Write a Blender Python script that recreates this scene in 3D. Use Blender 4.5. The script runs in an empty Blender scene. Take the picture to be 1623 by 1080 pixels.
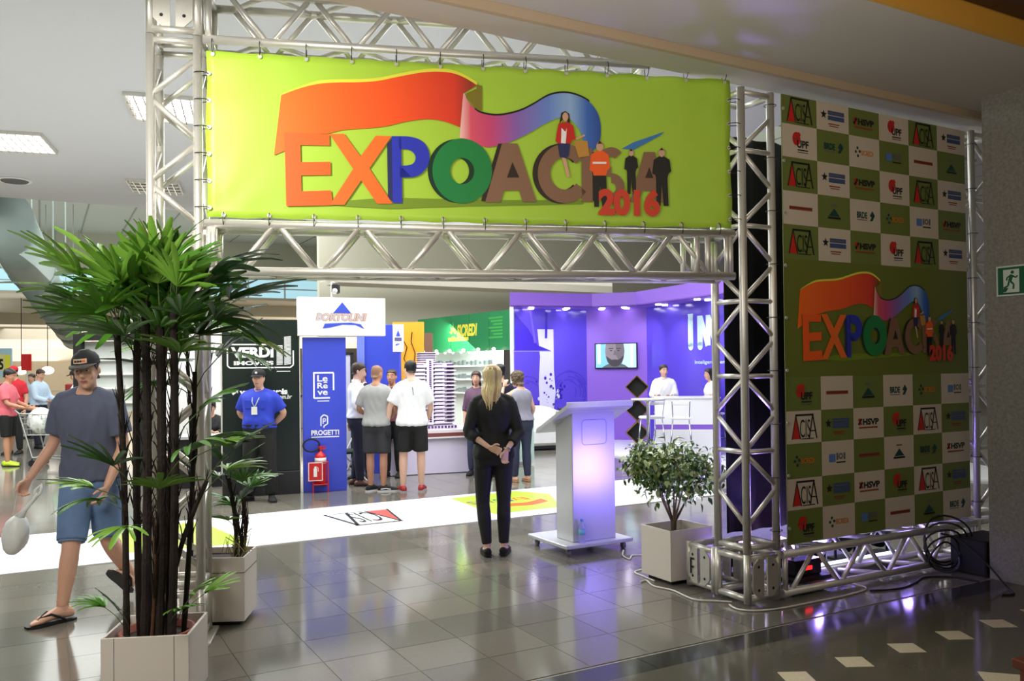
import bpy, bmesh, math, random
import numpy as np
from mathutils import Vector, Matrix, Quaternion
from mathutils.geometry import tessellate_polygon
from math import sin, cos, pi, radians as rad
random.seed(7)
S = bpy.context.scene
COL = S.collection

# ------------------------------------------------------------------ camera, world, lights, exposure
cam_d = bpy.data.cameras.new('camera')
cam = bpy.data.objects.new('camera', cam_d); COL.objects.link(cam)
S.camera = cam
cam_d.sensor_width = 36.0
cam_d.lens = 1340.0 * 36.0 / 1623.0
cam_d.shift_y = 24.0 / 1623.0
cam_d.clip_end = 300
def cam_rot(pitch, roll):
    cp, sp = cos(pitch), sin(pitch)
    M = np.array([[1, 0, 0], [0, 0, -1], [0, 1, 0]], float)
    M = np.array([[1, 0, 0], [0, cp, sp], [0, -sp, cp]]) @ M
    cr, sr = cos(roll), sin(roll)
    M = np.array([[cr, -sr, 0], [sr, cr, 0], [0, 0, 1]]) @ M
    return Matrix(((M[0][0], -M[1][0], -M[2][0]), (M[0][1], -M[1][1], -M[2][1]), (M[0][2], -M[1][2], -M[2][2])))
cam.matrix_world = Matrix.Translation((0, 0, 1.69)) @ cam_rot(rad(.73), rad(-.63)).to_4x4()

S.view_settings.view_transform = 'Standard'
S.view_settings.look = 'None'
S.view_settings.gamma = 1.0
S.view_settings.use_curve_mapping = False
S.view_settings.exposure = 0.0

world = bpy.data.worlds.new('world'); S.world = world
world.use_nodes = True
bg = world.node_tree.nodes['Background']
bg.inputs[0].default_value = (1.0, .93, .85, 1); bg.inputs[1].default_value = .075

def light(name, kind, loc, energy, color=(1, 1, 1), size=1.0, size_y=None, target=None, spot=None, blend=.5, spec=1.0):
    d = bpy.data.lights.new(name, kind); d.energy = energy; d.color = color
    if kind == 'AREA':
        d.size = size
        if size_y: d.shape = 'RECTANGLE'; d.size_y = size_y
    elif kind in ('POINT', 'SPOT'):
        d.shadow_soft_size = size
    if kind == 'SPOT':
        d.spot_size = rad(spot or 60); d.spot_blend = blend
    d.specular_factor = spec
    o = bpy.data.objects.new(name, d); COL.objects.link(o); o.location = loc
    if target is not None:
        o.rotation_euler = (Vector(target) - Vector(loc)).to_track_quat('-Z', 'Y').to_euler()
    return o
PURPLE = (.30, .20, 1.0)
COOL = (.97, 1.0, .97)
# fluorescent light of the hall ceiling (the fixtures themselves hang just above)
for x, y, en, sx in ((-5.5, 11.5, 620, 6), (.6, 11.5, 520, 5), (-12, 12, 520, 6)):
    light('hall_lamp', 'AREA', (x, y, 4.9), en, COOL, sx, 7, (x, y, 0), spec=.3)
light('hall_lamp', 'AREA', (-1, 22, 8.5), 1250, COOL, 10, 10, (-1, 22, 0), spec=.3)
light('hall_lamp', 'AREA', (-14, 27, 8.5), 1900, COOL, 14, 16, (-14, 27, 0), spec=.3)
light('hall_lamp', 'AREA', (-14, 54, 4.6), 2600, (1, .97, .9), 40, 10, (-14, 54, 0), spec=.3)
# added upward fills, no fixtures: they stand in for light bounced onto the ceilings
light('bounce_fill', 'AREA', (-5, 10.5, 2.9), 135, COOL, 12, 8, (-5, 10.5, 5), spec=0)
light('bounce_fill', 'AREA', (-1, 25, 4.2), 900, COOL, 24, 14, (-1, 25, 9), spec=0)
light('bounce_fill', 'AREA', (-22, 36, 5.0), 700, COOL, 24, 20, (-22, 36, 9), spec=0)
light('bounce_fill', 'AREA', (-18, 66, 2.6), 7500, (1, .95, .85), 50, 16, (-18, 66, 6), spec=0)
# corridor: one strong lamp at the left, weak warm downlights at the right
light('corridor_lamp', 'SPOT', (-2.3, 3.45, 3.62), 270, (1, .97, .9), .15, target=(-1.9, 5.2, 3.1), spot=84, blend=1)
light('corridor_lamp', 'AREA', (-2.9, 1.9, 3.68), 200, (1, .95, .88), 2.0, 2.0, (-2.9, 4.2, .5))
light('corridor_lamp', 'AREA', (3.0, 1.5, 3.7), 20, (1, .85, .66), 1.0, 1.0, (3.0, 2.2, 0))
light('bounce_fill', 'AREA', (.8, 2.7, 2.3), 46, (1, .93, .85), 4.0, 1.5, (1.2, 3.6, 4), spec=0)  # unseen upward fill, added to brighten the corridor ceiling
light('cove_lamp', 'AREA', (2.2, 2.75, 3.72), 5, (1, .62, .15), 5.0, .08, (1.95, 3.25, 3.9))
# purple stage lamps behind the sponsor wall and the tower
light('stage_lamp', 'AREA', (1.95, 6.95, .62), 7.5, (.25, .17, 1.0), .45, .45, (.88, 7.68, .78), spec=.5).data.spread = rad(75)
light('stage_lamp', 'SPOT', (1.95, 6.80, .42), 110, (.55, .50, 1.0), .06, target=(1.35, 6.75, .95), spot=70, blend=.6)
light('stage_lamp', 'SPOT', (1.80, 6.40, .42), 260, PURPLE, .05, target=(1.0, 5.1, 3.76), spot=34, blend=.8)
light('stage_lamp', 'SPOT', (1.7, 6.6, .3), 70, PURPLE, .05, target=(2.2, 6.5, 3.75), spot=60, blend=.8)
light('stage_lamp', 'POINT', (2.35, 6.62, .30), 9, PURPLE, .05)
light('stage_lamp', 'POINT', (3.3, 7.15, .35), 9, PURPLE, .05)
light('stage_lamp', 'SPOT', (3.6, 7.6, .35), 60, PURPLE, .05, target=(3.5, 7.4, 4), spot=70, blend=.8)
# purple stand spots and white stand lamps
for x, y, tx, ty in ((.45, 17.2, .3, 18.3), (1.3, 17.7, 1.4, 19.0), (2.6, 17.6, 3.0, 18.6), (3.1, 16.9, 3.45, 17.5), (3.5, 16.1, 3.9, 16.6), (3.9, 15.2, 4.3, 15.6)):
    light('stand_spot', 'SPOT', (x, y, 2.88), 38, (.75, .72, 1), .04, target=(tx, ty, 1.9), spot=70, blend=.8)
light('stand_lamp', 'AREA', (2.2, 16.3, 2.86), 12, (.92, .9, 1), 2.2, 1.6, (2.2, 16.3, 0), spec=.2)
light('model_lamp', 'SPOT', (-1.4, 12.3, 3.1), 90, (.72, .55, 1), .1, target=(-1.1, 13.5, 1.2), spot=60, blend=.7)
light('green_stand_lamp', 'AREA', (-.9, 17.0, 2.3), 60, (.9, 1, .93), 2.0, 1.0, (-.9, 18, .8), spec=.2)

# ------------------------------------------------------------------ helpers
def lin(c):
    return tuple((v / 12.92 if v <= .04045 else ((v + .055) / 1.055) ** 2.4) for v in c)
MATS = {}
def mat(name, rgb=(200, 200, 200), rough=.5, metal=0.0, noise=.06, scale=12.0, bump=0.0, spec=.5, emit=None, estr=1.0, trans=0.0, alpha=1.0, sheen=0.0, ior=1.5):
    if name in MATS: return MATS[name]
    m = bpy.data.materials.new(name); m.use_nodes = True
    nt = m.node_tree; N = nt.nodes; L = nt.links
    b = N['Principled BSDF']
    c = lin([v / 255 for v in rgb])
    b.inputs['Base Color'].default_value = (*c, 1)
    b.inputs['Roughness'].default_value = rough
    b.inputs['Metallic'].default_value = metal
    b.inputs['Specular IOR Level'].default_value = spec
    b.inputs['IOR'].default_value = ior
    if trans: b.inputs['Transmission Weight'].default_value = trans
    if alpha < 1: b.inputs['Alpha'].default_value = alpha
    if emit:
        b.inputs['Emission Color'].default_value = (*lin([v / 255 for v in emit]), 1)
        b.inputs['Emission Strength'].default_value = estr
    if noise > 0:
        tc = N.new('ShaderNodeTexCoord'); nz = N.new('ShaderNodeTexNoise'); nz.inputs['Scale'].default_value = scale
        nz.inputs['Detail'].default_value = 3
        L.new(tc.outputs['Object'], nz.inputs['Vector'])
        mx = N.new('ShaderNodeMix'); mx.data_type = 'RGBA'
        mx.inputs['A'].default_value = (*[min(1, v * (1 - noise)) for v in c], 1)
        mx.inputs['B'].default_value = (*[min(1, v * (1 + noise)) for v in c], 1)
        L.new(nz.outputs['Fac'], mx.inputs['Factor']); L.new(mx.outputs['Result'], b.inputs['Base Color'])
        if bump:
            bp = N.new('ShaderNodeBump'); bp.inputs['Strength'].default_value = bump; bp.inputs['Distance'].default_value = .01
            L.new(nz.outputs['Fac'], bp.inputs['Height']); L.new(bp.outputs['Normal'], b.inputs['Normal'])
    MATS[name] = m
    return m
def emat(name, rgb=(), strength=1.0):
    return mat(name, rgb, .5, noise=0, emit=rgb, estr=strength)

class MB:
    def __init__(s): s.v = []; s.f = []; s.m = []
    def add(s, vs, fs, mi=0):
        o = len(s.v); s.v += [tuple(v) for v in vs]
        s.f += [tuple(i + o for i in f) for f in fs]; s.m += [mi] * len(fs); return s
    def box(s, c, d, mi=0, rz=0.0, bev=0.0):
        cx, cy, cz = c; x, y, z = d[0] / 2, d[1] / 2, d[2] / 2
        if bev <= 0:
            P = [(-x, -y, -z), (x, -y, -z), (x, y, -z), (-x, y, -z), (-x, -y, z), (x, -y, z), (x, y, z), (-x, y, z)]
            F = [(0, 3, 2, 1), (4, 5, 6, 7), (0, 1, 5, 4), (1, 2, 6, 5), (2, 3, 7, 6), (3, 0, 4, 7)]
        else:
            b = min(bev, x * .9, y * .9, z * .9)
            rings = []
            for zz, i in ((-z, b), (-z + b, 0), (z - b, 0), (z, b)):
                X, Y = x - i, y - i; q = b * (1 if i == 0 else .4)
                rings += [(-X + q, -Y, zz), (X - q, -Y, zz), (X, -Y + q, zz), (X, Y - q, zz), (X - q, Y, zz), (-X + q, Y, zz), (-X, Y - q, zz), (-X, -Y + q, zz)]
            P = rings; F = [tuple(range(7, -1, -1)), tuple(range(24, 32))]
            for r in range(3):
                for k in range(8): F.append((r * 8 + k, r * 8 + (k + 1) % 8, r * 8 + 8 + (k + 1) % 8, r * 8 + 8 + k))
        cr, sr = cos(rz), sin(rz)
        return s.add([(cx + p[0] * cr - p[1] * sr, cy + p[0] * sr + p[1] * cr, cz + p[2]) for p in P], F, mi)
    def rings(s, R, mi=0, cap=True, close=True):
        n = len(R[0]); V = [p for r in R for p in r]; F = []
        for i in range(len(R) - 1):
            for k in range(n if close else n - 1):
                a = i * n + k; b = i * n + (k + 1) % n
                F.append((a, b, b + n, a + n))
        if cap: F += [tuple(range(n - 1, -1, -1)), tuple(range((len(R) - 1) * n, len(R) * n))]
        return s.add(V, F, mi)
    def tube(s, pts, r, n=8, mi=0, cap=True, flat=1.0):
        pts = [Vector(p) for p in pts]
        rs = r if isinstance(r, (list, tuple)) else [r] * len(pts)
        R = []; up = None
        for i, p in enumerate(pts):
            d = (pts[min(i + 1, len(pts) - 1)] - pts[max(i - 1, 0)])
            d = d.normalized() if d.length > 1e-9 else Vector((0, 0, 1))
            if up is None:
                up = Vector((0, 0, 1)) if abs(d.z) < .9 else Vector((0, 1, 0))
            x = up.cross(d).normalized(); y = d.cross(x); up = y
            R.append([p + x * (rs[i] * cos(2 * pi * k / n)) + y * (rs[i] * flat * sin(2 * pi * k / n)) for k in range(n)])
        return s.rings(R, mi, cap)
    def lathe(s, prof, n=20, c=(0, 0, 0), mi=0):
        R = [[(c[0] + r * cos(2 * pi * k / n), c[1] + r * sin(2 * pi * k / n), c[2] + z) for k in range(n)] for r, z in prof]
        return s.rings(R, mi)
    def ell(s, c, r, nu=10, nv=7, mi=0, M=None):
        R = []
        for i in range(nv + 1):
            t = -pi / 2 + pi * (i + .02) / (nv + .04)
            R.append([Vector((r[0] * cos(t) * cos(2 * pi * k / nu), r[1] * cos(t) * sin(2 * pi * k / nu), r[2] * sin(t))) for k in range(nu)])
        c = Vector(c)
        R = [[(M @ p if M else p) + c for p in q] for q in R]
        return s.rings(R, mi)
    def poly(s, pts, y=0.0, mi=0, th=0.0):
        """flat polygon in the x,z plane facing -y"""
        P = [Vector((p[0], 0, p[1])) for p in pts]
        a = sum(P[i].x * P[(i + 1) % len(P)].z - P[(i + 1) % len(P)].x * P[i].z for i in range(len(P)))
        if a < 0: P.reverse()
        tris = tessellate_polygon([[Vector((p.x, p.z, 0)) for p in P]])
        F = []
        for t in tris:
            A, B, C = (P[i] for i in t)
            cr = (B.x - A.x) * (C.z - A.z) - (C.x - A.x) * (B.z - A.z)
            F.append(tuple(t) if cr > 0 else tuple(reversed(t)))
        n = len(P)
        s.add([(p.x, y, p.z) for p in P], F, mi)
        if th:
            s.add([(p.x, y, p.z) for p in P] + [(p.x, y + th, p.z) for p in P], [(i, i + n, (i + 1) % n + n, (i + 1) % n) for i in range(n)], mi)
        return s
    def rect(s, x0, z0, x1, z1, y=0.0, mi=0): return s.poly([(x0, z0), (x1, z0), (x1, z1), (x0, z1)], y, mi)
    def disc(s, cx, cz, rx, rz=None, y=0.0, mi=0, n=24, a0=0, a1=360):
        rz = rz or rx
        return s.poly([(cx + rx * cos(rad(a0 + (a1 - a0) * k / n)), cz + rz * sin(rad(a0 + (a1 - a0) * k / n))) for k in range(n if a1 - a0 >= 360 else n + 1)], y, mi)
    def ring(s, cx, cz, R, r, y=0.0, mi=0, n=28, a0=0, a1=360, kx=1.0):
        st = range(n)
        for k in st:
            a, b = rad(a0 + (a1 - a0) * k / n), rad(a0 + (a1 - a0) * (k + 1) / n)
            s.poly([(cx + kx * R * cos(a), cz + R * sin(a)), (cx + kx * R * cos(b), cz + R * sin(b)), (cx + kx * r * cos(b), cz + r * sin(b)), (cx + kx * r * cos(a), cz + r * sin(a))], y, mi)
        return s
    def line(s, pts, w, y=0.0, mi=0):
        for (x0, z0), (x1, z1) in zip(pts[:-1], pts[1:]):
            l = math.hypot(x1 - x0, z1 - z0)
            if l < 1e-6: continue
            nx, nz = -(z1 - z0) / l * w / 2, (x1 - x0) / l * w / 2
            s.poly([(x0 + nx, z0 + nz), (x1 + nx, z1 + nz), (x1 - nx, z1 - nz), (x0 - nx, z0 - nz)], y, mi)
        return s
    def mesh(s, name, mats, smooth=False):
        me = bpy.data.meshes.new(name)
        me.from_pydata(s.v, [], s.f)
        mats = mats if isinstance(mats, (list, tuple)) else [mats]
        for m in mats: me.materials.append(m)
        if len(mats) > 1: me.polygons.foreach_set('material_index', s.m)
        if smooth: me.polygons.foreach_set('use_smooth', [True] * len(me.polygons))
        me.update()
        return me
    def build(s, name, mats, parent=None, smooth=False, loc=None, rz=None):
        return put(name, s.mesh(name, mats, smooth), parent, loc, rz)

def put(name, me, parent=None, loc=None, rz=None, M=None):
    o = bpy.data.objects.new(name, me); COL.objects.link(o)
    if parent: o.parent = parent
    if M is not None: o.matrix_basis = M
    else:
        if loc is not None: o.location = loc
        if rz is not None: o.rotation_euler = (0, 0, rz)
    return o
def tag(o, label=None, cat=None, group=None, kind=None):
    if label: o['label'] = label
    if cat: o['category'] = cat
    if group: o['group'] = group
    if kind: o['kind'] = kind
    return o
def thing(name, label, cat, loc=(0, 0, 0), rz=0.0, group=None):
    o = put(name, None, None, loc, rz); o.empty_display_size = .1
    return tag(o, label, cat, group)
def struct(name, mb, m, parent=None, smooth=False):
    o = mb.build(name, m, parent, smooth)
    if not parent: o['kind'] = 'structure'
    return o
def copy_thing(root, loc=None, rz=None, label=None):
    r = root.copy(); COL.objects.link(r)
    if loc is not None: r.location = loc
    if rz is not None: r.rotation_euler = (0, 0, rz)
    if label: r['label'] = label
    for ch in list(root.children):
        c = ch.copy(); COL.objects.link(c); c.parent = r
        for g in list(ch.children):
            d = g.copy(); COL.objects.link(d); d.parent = c
    return r
TMP = bpy.data.scenes.new('tmp')
def evaluated(o, name):
    TMP.collection.objects.link(o)
    vl = TMP.view_layers[0]; vl.update()
    dg = vl.depsgraph; dg.update()
    me = bpy.data.meshes.new_from_object(o.evaluated_get(dg))
    me.name = name
    d = o.data
    bpy.data.objects.remove(o)
    if isinstance(d, bpy.types.Mesh): bpy.data.meshes.remove(d)
    else: bpy.data.curves.remove(d)
    return me
def remeshed(mb, name, mats, parent, voxel, smooth=3, post=None):
    me = mb.mesh(name + '_raw', mats)
    o = bpy.data.objects.new('tmp', me)
    r = o.modifiers.new('r', 'REMESH'); r.mode = 'VOXEL'; r.voxel_size = voxel
    if smooth:
        q = o.modifiers.new('s', 'SMOOTH'); q.factor = .5; q.iterations = smooth
    me2 = evaluated(o, name)
    me2.polygons.foreach_set('use_smooth', [True] * len(me2.polygons))
    if post: post(me2)
    return put(name, me2, parent)
TXT = {}
def text_mesh(s, bold=0.0, shear=0.0):
    k = (s, bold, shear)
    if k in TXT: return TXT[k]
    c = bpy.data.curves.new('t', 'FONT'); c.body = s; c.size = 1; c.offset = bold; c.shear = shear; c.fill_mode = 'FRONT' if False else 'BOTH'
    c.extrude = 0; c.resolution_u = 4
    me = evaluated(bpy.data.objects.new('t', c), 't')
    V = [(v.co.x, v.co.y) for v in me.vertices]; F = [tuple(p.vertices) for p in me.polygons]
    bpy.data.meshes.remove(me)
    xs = [v[0] for v in V]; ys = [v[1] for v in V]
    TXT[k] = (V, F, min(xs), max(xs), min(ys), max(ys)); return TXT[k]
def text(mb, s, x0, z0, x1, z1, y=0.0, mi=0, bold=.02, shear=0.0):
    V, F, a, b, c, d = text_mesh(s, bold, shear)
    mb.add([(x0 + (v[0] - a) / (b - a) * (x1 - x0), y, z0 + (v[1] - c) / (d - c) * (z1 - z0)) for v in V], F, mi)
    return mb

BE = rad(29.2); AL = rad(10.7)
Wv = Vector((cos(BE), sin(BE), 0)); Ev = Vector((-sin(BE), cos(BE), 0))
def WE(w, e, z=0.0): return Vector((Wv.x * w + Ev.x * e, Wv.y * w + Ev.y * e, z))
B0 = Vector((1.622, 5.904, 0))
# ------------------------------------------------------------------ shared materials
alu = mat('aluminium', (222, 219, 210), .42, .7, noise=.05, scale=30)
alu_d = mat('aluminium_plate', (212, 209, 200), .5, .6, noise=.07, scale=25)
white = mat('white_paint', (236, 234, 232), .45, noise=.02)
whiteg = mat('white_gloss', (240, 240, 240), .2, noise=.01)
black = mat('black_matte', (20, 20, 21), .6, noise=.1)
blackg = mat('black_gloss', (14, 14, 15), .25, noise=.05)
pblack = mat('print_black', (22, 22, 24), .45, noise=0)
pgrey = mat('print_grey', (105, 105, 105), .45, noise=0)
pred = mat('print_red', (205, 38, 30), .45, noise=0)
pwhite = mat('print_white', (244, 244, 242), .45, noise=0)
lime = mat('lime_vinyl', (170, 208, 62), .42, noise=.015, scale=3)
pgreen = mat('print_leaf_green', (112, 126, 56), .42, noise=.01)
pcream = mat('print_cream', (214, 200, 180), .42, noise=.01)
skin = mat('skin', (205, 158, 132), .5, noise=.05, scale=25)
skin_l = mat('skin_light', (222, 178, 155), .5, noise=.05, scale=25)
skin_t = mat('skin_tan', (190, 138, 108), .5, noise=.05, scale=25)
concrete = mat('grey_granite', (132, 130, 122), .6, noise=.45, scale=45, bump=.1)
ceil_m = mat('ceiling_paint', (206, 206, 208), .8, noise=.01)
cream_m = mat('cream_plaster', (222, 216, 200), .8, noise=.02)
beige_m = mat('beige_plaster', (226, 216, 196), .8, noise=.02)

# tile stone: light and dark slabs differ a little, each slab its own value
def tile_mat(name, island):
    m = mat(name, (104, 100, 92), .1, noise=0, ior=1.62)
    nt = m.node_tree; N = nt.nodes; L = nt.links; b = N['Principled BSDF']
    if island:
        g = N.new('ShaderNodeNewGeometry'); out = g.outputs['Random Per Island']
    else:
        g = N.new('ShaderNodeObjectInfo'); out = g.outputs['Random']
    r = N.new('ShaderNodeValToRGB')
    r.color_ramp.elements[0].color = (*lin((.45, .435, .40)), 1); r.color_ramp.elements[1].color = (*lin((.515, .495, .45)), 1)
    L.new(out, r.inputs[0])
    tc = N.new('ShaderNodeTexCoord'); nz = N.new('ShaderNodeTexNoise'); nz.inputs['Scale'].default_value = 45; nz.inputs['Detail'].default_value = 6
    L.new(tc.outputs['Object'], nz.inputs['Vector'])
    mx = N.new('ShaderNodeMix'); mx.data_type = 'RGBA'; mx.blend_type = 'MULTIPLY'; mx.inputs['Factor'].default_value = .22
    L.new(r.outputs[0], mx.inputs['A']); L.new(nz.outputs['Color'], mx.inputs['B']); L.new(mx.outputs['Result'], b.inputs['Base Color'])
    mr = N.new('ShaderNodeMapRange'); mr.inputs['To Min'].default_value = .06; mr.inputs['To Max'].default_value = .16
    L.new(nz.outputs['Fac'], mr.inputs['Value']); L.new(mr.outputs[0], b.inputs['Roughness'])
    return m
tile_o = tile_mat('tile_stone', False); tile_s = tile_mat('tile_stone_far', True)
grout = mat('tile_joint', (128, 122, 110), .6, noise=.1)

# ------------------------------------------------------------------ the setting: floor
fb = MB()
P = [WE(-60, 3.93), WE(40, 3.93), WE(40, 90), WE(-60, 90)]
fb.add([(p.x, p.y, -.004) for p in P] + [(p.x, p.y, -.08) for p in P], [(0, 1, 2, 3), (7, 6, 5, 4), (0, 4, 5, 1), (1, 5, 6, 2), (2, 6, 7, 3), (3, 7, 4, 0)])
floor = struct('floor', fb, grout)
# stone slabs, laid in the direction of the hall
T = .425; GAP = .004
def tile_mesh(m, L=T):
    b = MB(); b.box((0, 0, -.009), (L - GAP, T - GAP, .018)); return b.mesh('floor_tile', m)
tm = tile_mesh(tile_o)
cells = []
for i in range(-75, 60):
    for j in range(0, 75):
        c = WE(1.42 + T * (i + .5), 3.955 + T * (j + .5))
        if c.y < 3.9 or c.y > 26 or abs(c.x) > .63 * c.y + .5: continue
        e = c.dot(Ev)
        if 8.5 < e < 9.75 : continue          # under the white runner
        cells.append((c.length, c, i, j))
cells.sort(key=lambda t: t[0])
for d, c, i, j in cells[:300]:
    put('floor_tile', tm, floor, (c.x, c.y, random.uniform(-.0004, .0004)), BE)
st = MB()
for d, c, i, j in cells[300:]: st.box((c.x, c.y, -.009), (T - GAP, T - GAP, .018), rz=BE)
o = st.build('floor_tile', tile_s, floor); o['kind'] = 'stuff'
fs = MB()
for k in range(2):
    pass
P = [WE(-60, 28), WE(40, 28), WE(40, 90), WE(-60, 90)]
fs.add([(p.x, p.y, -.001) for p in P], [(0, 1, 2, 3)])
fs.build('far_floor', tile_s, floor)
# dark granite threshold band, in slabs
band_m = mat('dark_granite', (52, 52, 46), .12, noise=.45, scale=35, ior=1.6)
bm_ = MB(); bm_.box((0, 0, -.04), (1.196, .2, .08)); me = bm_.mesh('threshold_slab', band_m)
tb = thing('trim_1', None, None); tb['kind'] = 'structure'
for k in range(-4, 9):
    p = WE(1.2 * k, 3.83); put('threshold_slab', me, tb, p, BE)
# corridor floor in front of it
cor_m = mat('corridor_stone', (92, 88, 76), .1, noise=.06, scale=40, ior=1.6)
cf = MB(); P = [WE(-8, -4), WE(14, -4), WE(14, 3.73), WE(-8, 3.73)]
cf.add([(p.x, p.y, 0) for p in P] + [(p.x, p.y, -.08) for p in P], [(0, 1, 2, 3), (7, 6, 5, 4), (0, 4, 5, 1), (1, 5, 6, 2), (2, 6, 7, 3), (3, 7, 4, 0)])
cfl = struct('floor', cf, cor_m)
inl_m = mat('cream_terrazzo', (214, 202, 168), .2, noise=.25, scale=90)
b = MB(); b.box((0, 0, .0005), (.158, .158, .003)); me = b.mesh('inlay_tile', inl_m)
for k in range(-2, 9): put('inlay_tile', me, cfl, WE(3.55 + .457 * k, 3.25), rad(2))
b = MB(); b.box((0, 0, .0005), (.72, .72, .003)); put('inlay_tile', b.mesh('inlay_tile', inl_m), cfl, WE(4.45, 2.30), BE + rad(45))

# ------------------------------------------------------------------ ceilings
def slab(mb, pts, z0, z1):
    n = len(pts)
    mb.add([(p[0], p[1], z0) for p in pts] + [(p[0], p[1], z1) for p in pts],
           [tuple(range(n - 1, -1, -1)), tuple(range(n, 2 * n))] + [(i, (i + 1) % n, (i + 1) % n + n, i + n) for i in range(n)])
    return mb
def slabWE(w0, w1, e0, e1, z0, z1, mb=None):
    return slab(mb or MB(), [WE(w0, e0), WE(w1, e0), WE(w1, e1), WE(w0, e1)], z0, z1)
cor_c = mat('corridor_ceiling_paint', (196, 190, 182), .75, noise=.02)
struct('ceiling', slabWE(-9, 12, 3.19, 4.198, 3.76, 3.9), cor_c)
edge_m = mat('bulkhead_edge_paint', (186, 166, 138), .7, noise=.03)
struct('trim_2', slabWE(-9, 12, 4.2, 4.235, 3.70, 3.9), edge_m)
struct('ceiling', slabWE(-9, 12, 4.237, 4.49, 3.70, 3.9), cor_c)
struct('wall_bulkhead', slabWE(-9, 12, 4.40, 4.49, 3.9, 5.2), ceil_m)
yel = mat('cove_paint', (222, 165, 66), .6, noise=.03)
struct('trim_3', slabWE(-9, 12, 3.14, 3.188, 3.76, 3.93), yel)
struct('ceiling', slabWE(-9, 12, -4, 3.13, 3.90, 4.05), mat('dark_wood_ceiling', (58, 34, 22), .45, noise=.25, scale=6))
# hall ceiling at 5 m, ends in a straight edge
struct('ceiling', slabWE(-24, 9, 4.5, 18.62, 5.0, 5.12), ceil_m)
# high hall beyond
struct('ceiling', slabWE(-60, 30, 18.62, 58, 9.0, 9.1), mat('panel_ceiling_paint', (188, 192, 180), .8, noise=.02))
pj = MB()
for k in range(-40, 20): slabWE(k * 1.9, k * 1.9 + .05, 18.7, 57, 8.97, 8.995, pj)
struct('trim_4', pj, mat('panel_joint', (150, 154, 142), .8, noise=0))
struct('wall_back_upper', slabWE(-60, 30, 50, 50.3, 6.95, 9.0), mat('green_grey_plaster', (196, 196, 178), .8, noise=.02))
struct('wall_end', slabWE(-24.2, -24, 4.0, 18.62, 5.0, 9.0), ceil_m)
sky = emat('daylight_glass', (172, 216, 230), .85)
w1 = struct('window_1', slabWE(-60, 30, 50.1, 50.2, 5.85, 6.95), sky)
mu = MB()
for k in range(-28, 14): slabWE(k * 2.1, k * 2.1 + .09, 50.0, 50.09, 5.85, 6.95, mu)
slabWE(-60, 30, 50.0, 50.09, 6.35, 6.42, mu)
mu.build('window_mullion', white, w1)
struct('ceiling', slabWE(-60, 30, 50, 84, 5.7, 5.85), beige_m)
# stepped white beams and back wall of the far hall
bw = MB()
for e, z in ((54, 5.0), (60, 4.45), (66, 3.9), (72, 3.45)): slabWE(-60, 30, e, e + .6, z, 5.7, bw)
struct('trim_5', bw, cream_m)
struct('wall_back', slabWE(-60, 30, 84, 84.4, 0, 6), mat('far_wall_paint', (206, 200, 190), .8, noise=.05, scale=1))
# white beams crossing the hall above the stands
for k, (e, w0, w1_, z) in enumerate(((22, 7, 16, 4.0), (26, 8, 18, 4.5), (31, 9.5, 22, 5.1))):
    struct('trim_%d' % (6 + k), slabWE(w0, w1_, e, e + 1.1, z, z + .35), cream_m)
wb = MB(); slabWE(10, 30, 34, 34.3, 3.0, 9, wb)
struct('wall_middle', wb, mat('grey_green_wall', (236, 232, 214), .8, noise=.03))
# right granite column / wall
P = [WE(6.45, 4.0), WE(6.45, -2), WE(7.3, -2), WE(7.3, 4.0)]
P = [Vector((3.70, 6.60, 0)), Vector((3.70, 6.60, 0)) - Ev * 6, Vector((3.70, 6.60, 0)) - Ev * 6 + Wv * 1.0, Vector((3.70, 6.60, 0)) + Wv * 1.0]
struct('wall_right', slab(MB(), P, 0, 3.80), concrete)
# ceiling light fixtures
lam = emat('lamp_tube', (255, 252, 245), 2.6)
def fixture(x, y, z=5.0, rz=.3, w=.84, d=1.05, label=None, on=True):
    t = thing('ceiling_light', label, 'light', (x, y, z), rz, 'louvred lights of the hall ceiling')
    b = MB()
    for sx, sy, cx, cy in ((w, .03, 0, -d / 2), (w, .03, 0, d / 2), (.03, d, -w / 2, 0), (.03, d, w / 2, 0)): b.box((cx, cy, -.02), (sx, sy, .05))
    b.box((0, 0, -.006), (w, d, .008)); b.build('frame', alu, t)
    for k in range(4):
        q = MB(); q.tube([(-w * .46, -d * .375 + d * .25 * k, -.03), (w * .46, -d * .375 + d * .25 * k, -.03)], .03, 8); q.build('tube', lam if on else mat('lamp_off', (210, 205, 190), .4), t)
    q = MB()
    for k in range(1, 8): q.box((-w / 2 + w * k / 8, 0, -.035), (.012, d, .05))
    for k in range(1, 4): q.box((0, -d / 2 + d * k / 4, -.035), (w, .02, .05))
    q.build('louvre', mat('mirror_louvre', (225, 225, 225), .15, 1, noise=0), t)
fl = [(-4.32, 10.6, 'louvred ceiling light behind the left aluminium tower, nearest of the lit ones'), (-7.05, 12.05, 'lit louvred ceiling light at the left edge of the picture'),
      (-6.35, 15.1, 'farther half-dark louvred ceiling light behind the left aluminium tower')]
fixture(fl[0][0], fl[0][1], label=fl[0][2]); fixture(fl[1][0], fl[1][1], label=fl[1][2]); fixture(fl[2][0], fl[2][1], label=fl[2][2], on=False)
for x, y, w_ in ((-.5, 10.3, 'nearest'), (.55, 11.9, 'middle'), (-1.8, 13.5, 'farthest')): fixture(x, y, label=w_ + ' of three louvred ceiling lights hidden above the banner, seen as floor reflections')
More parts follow.
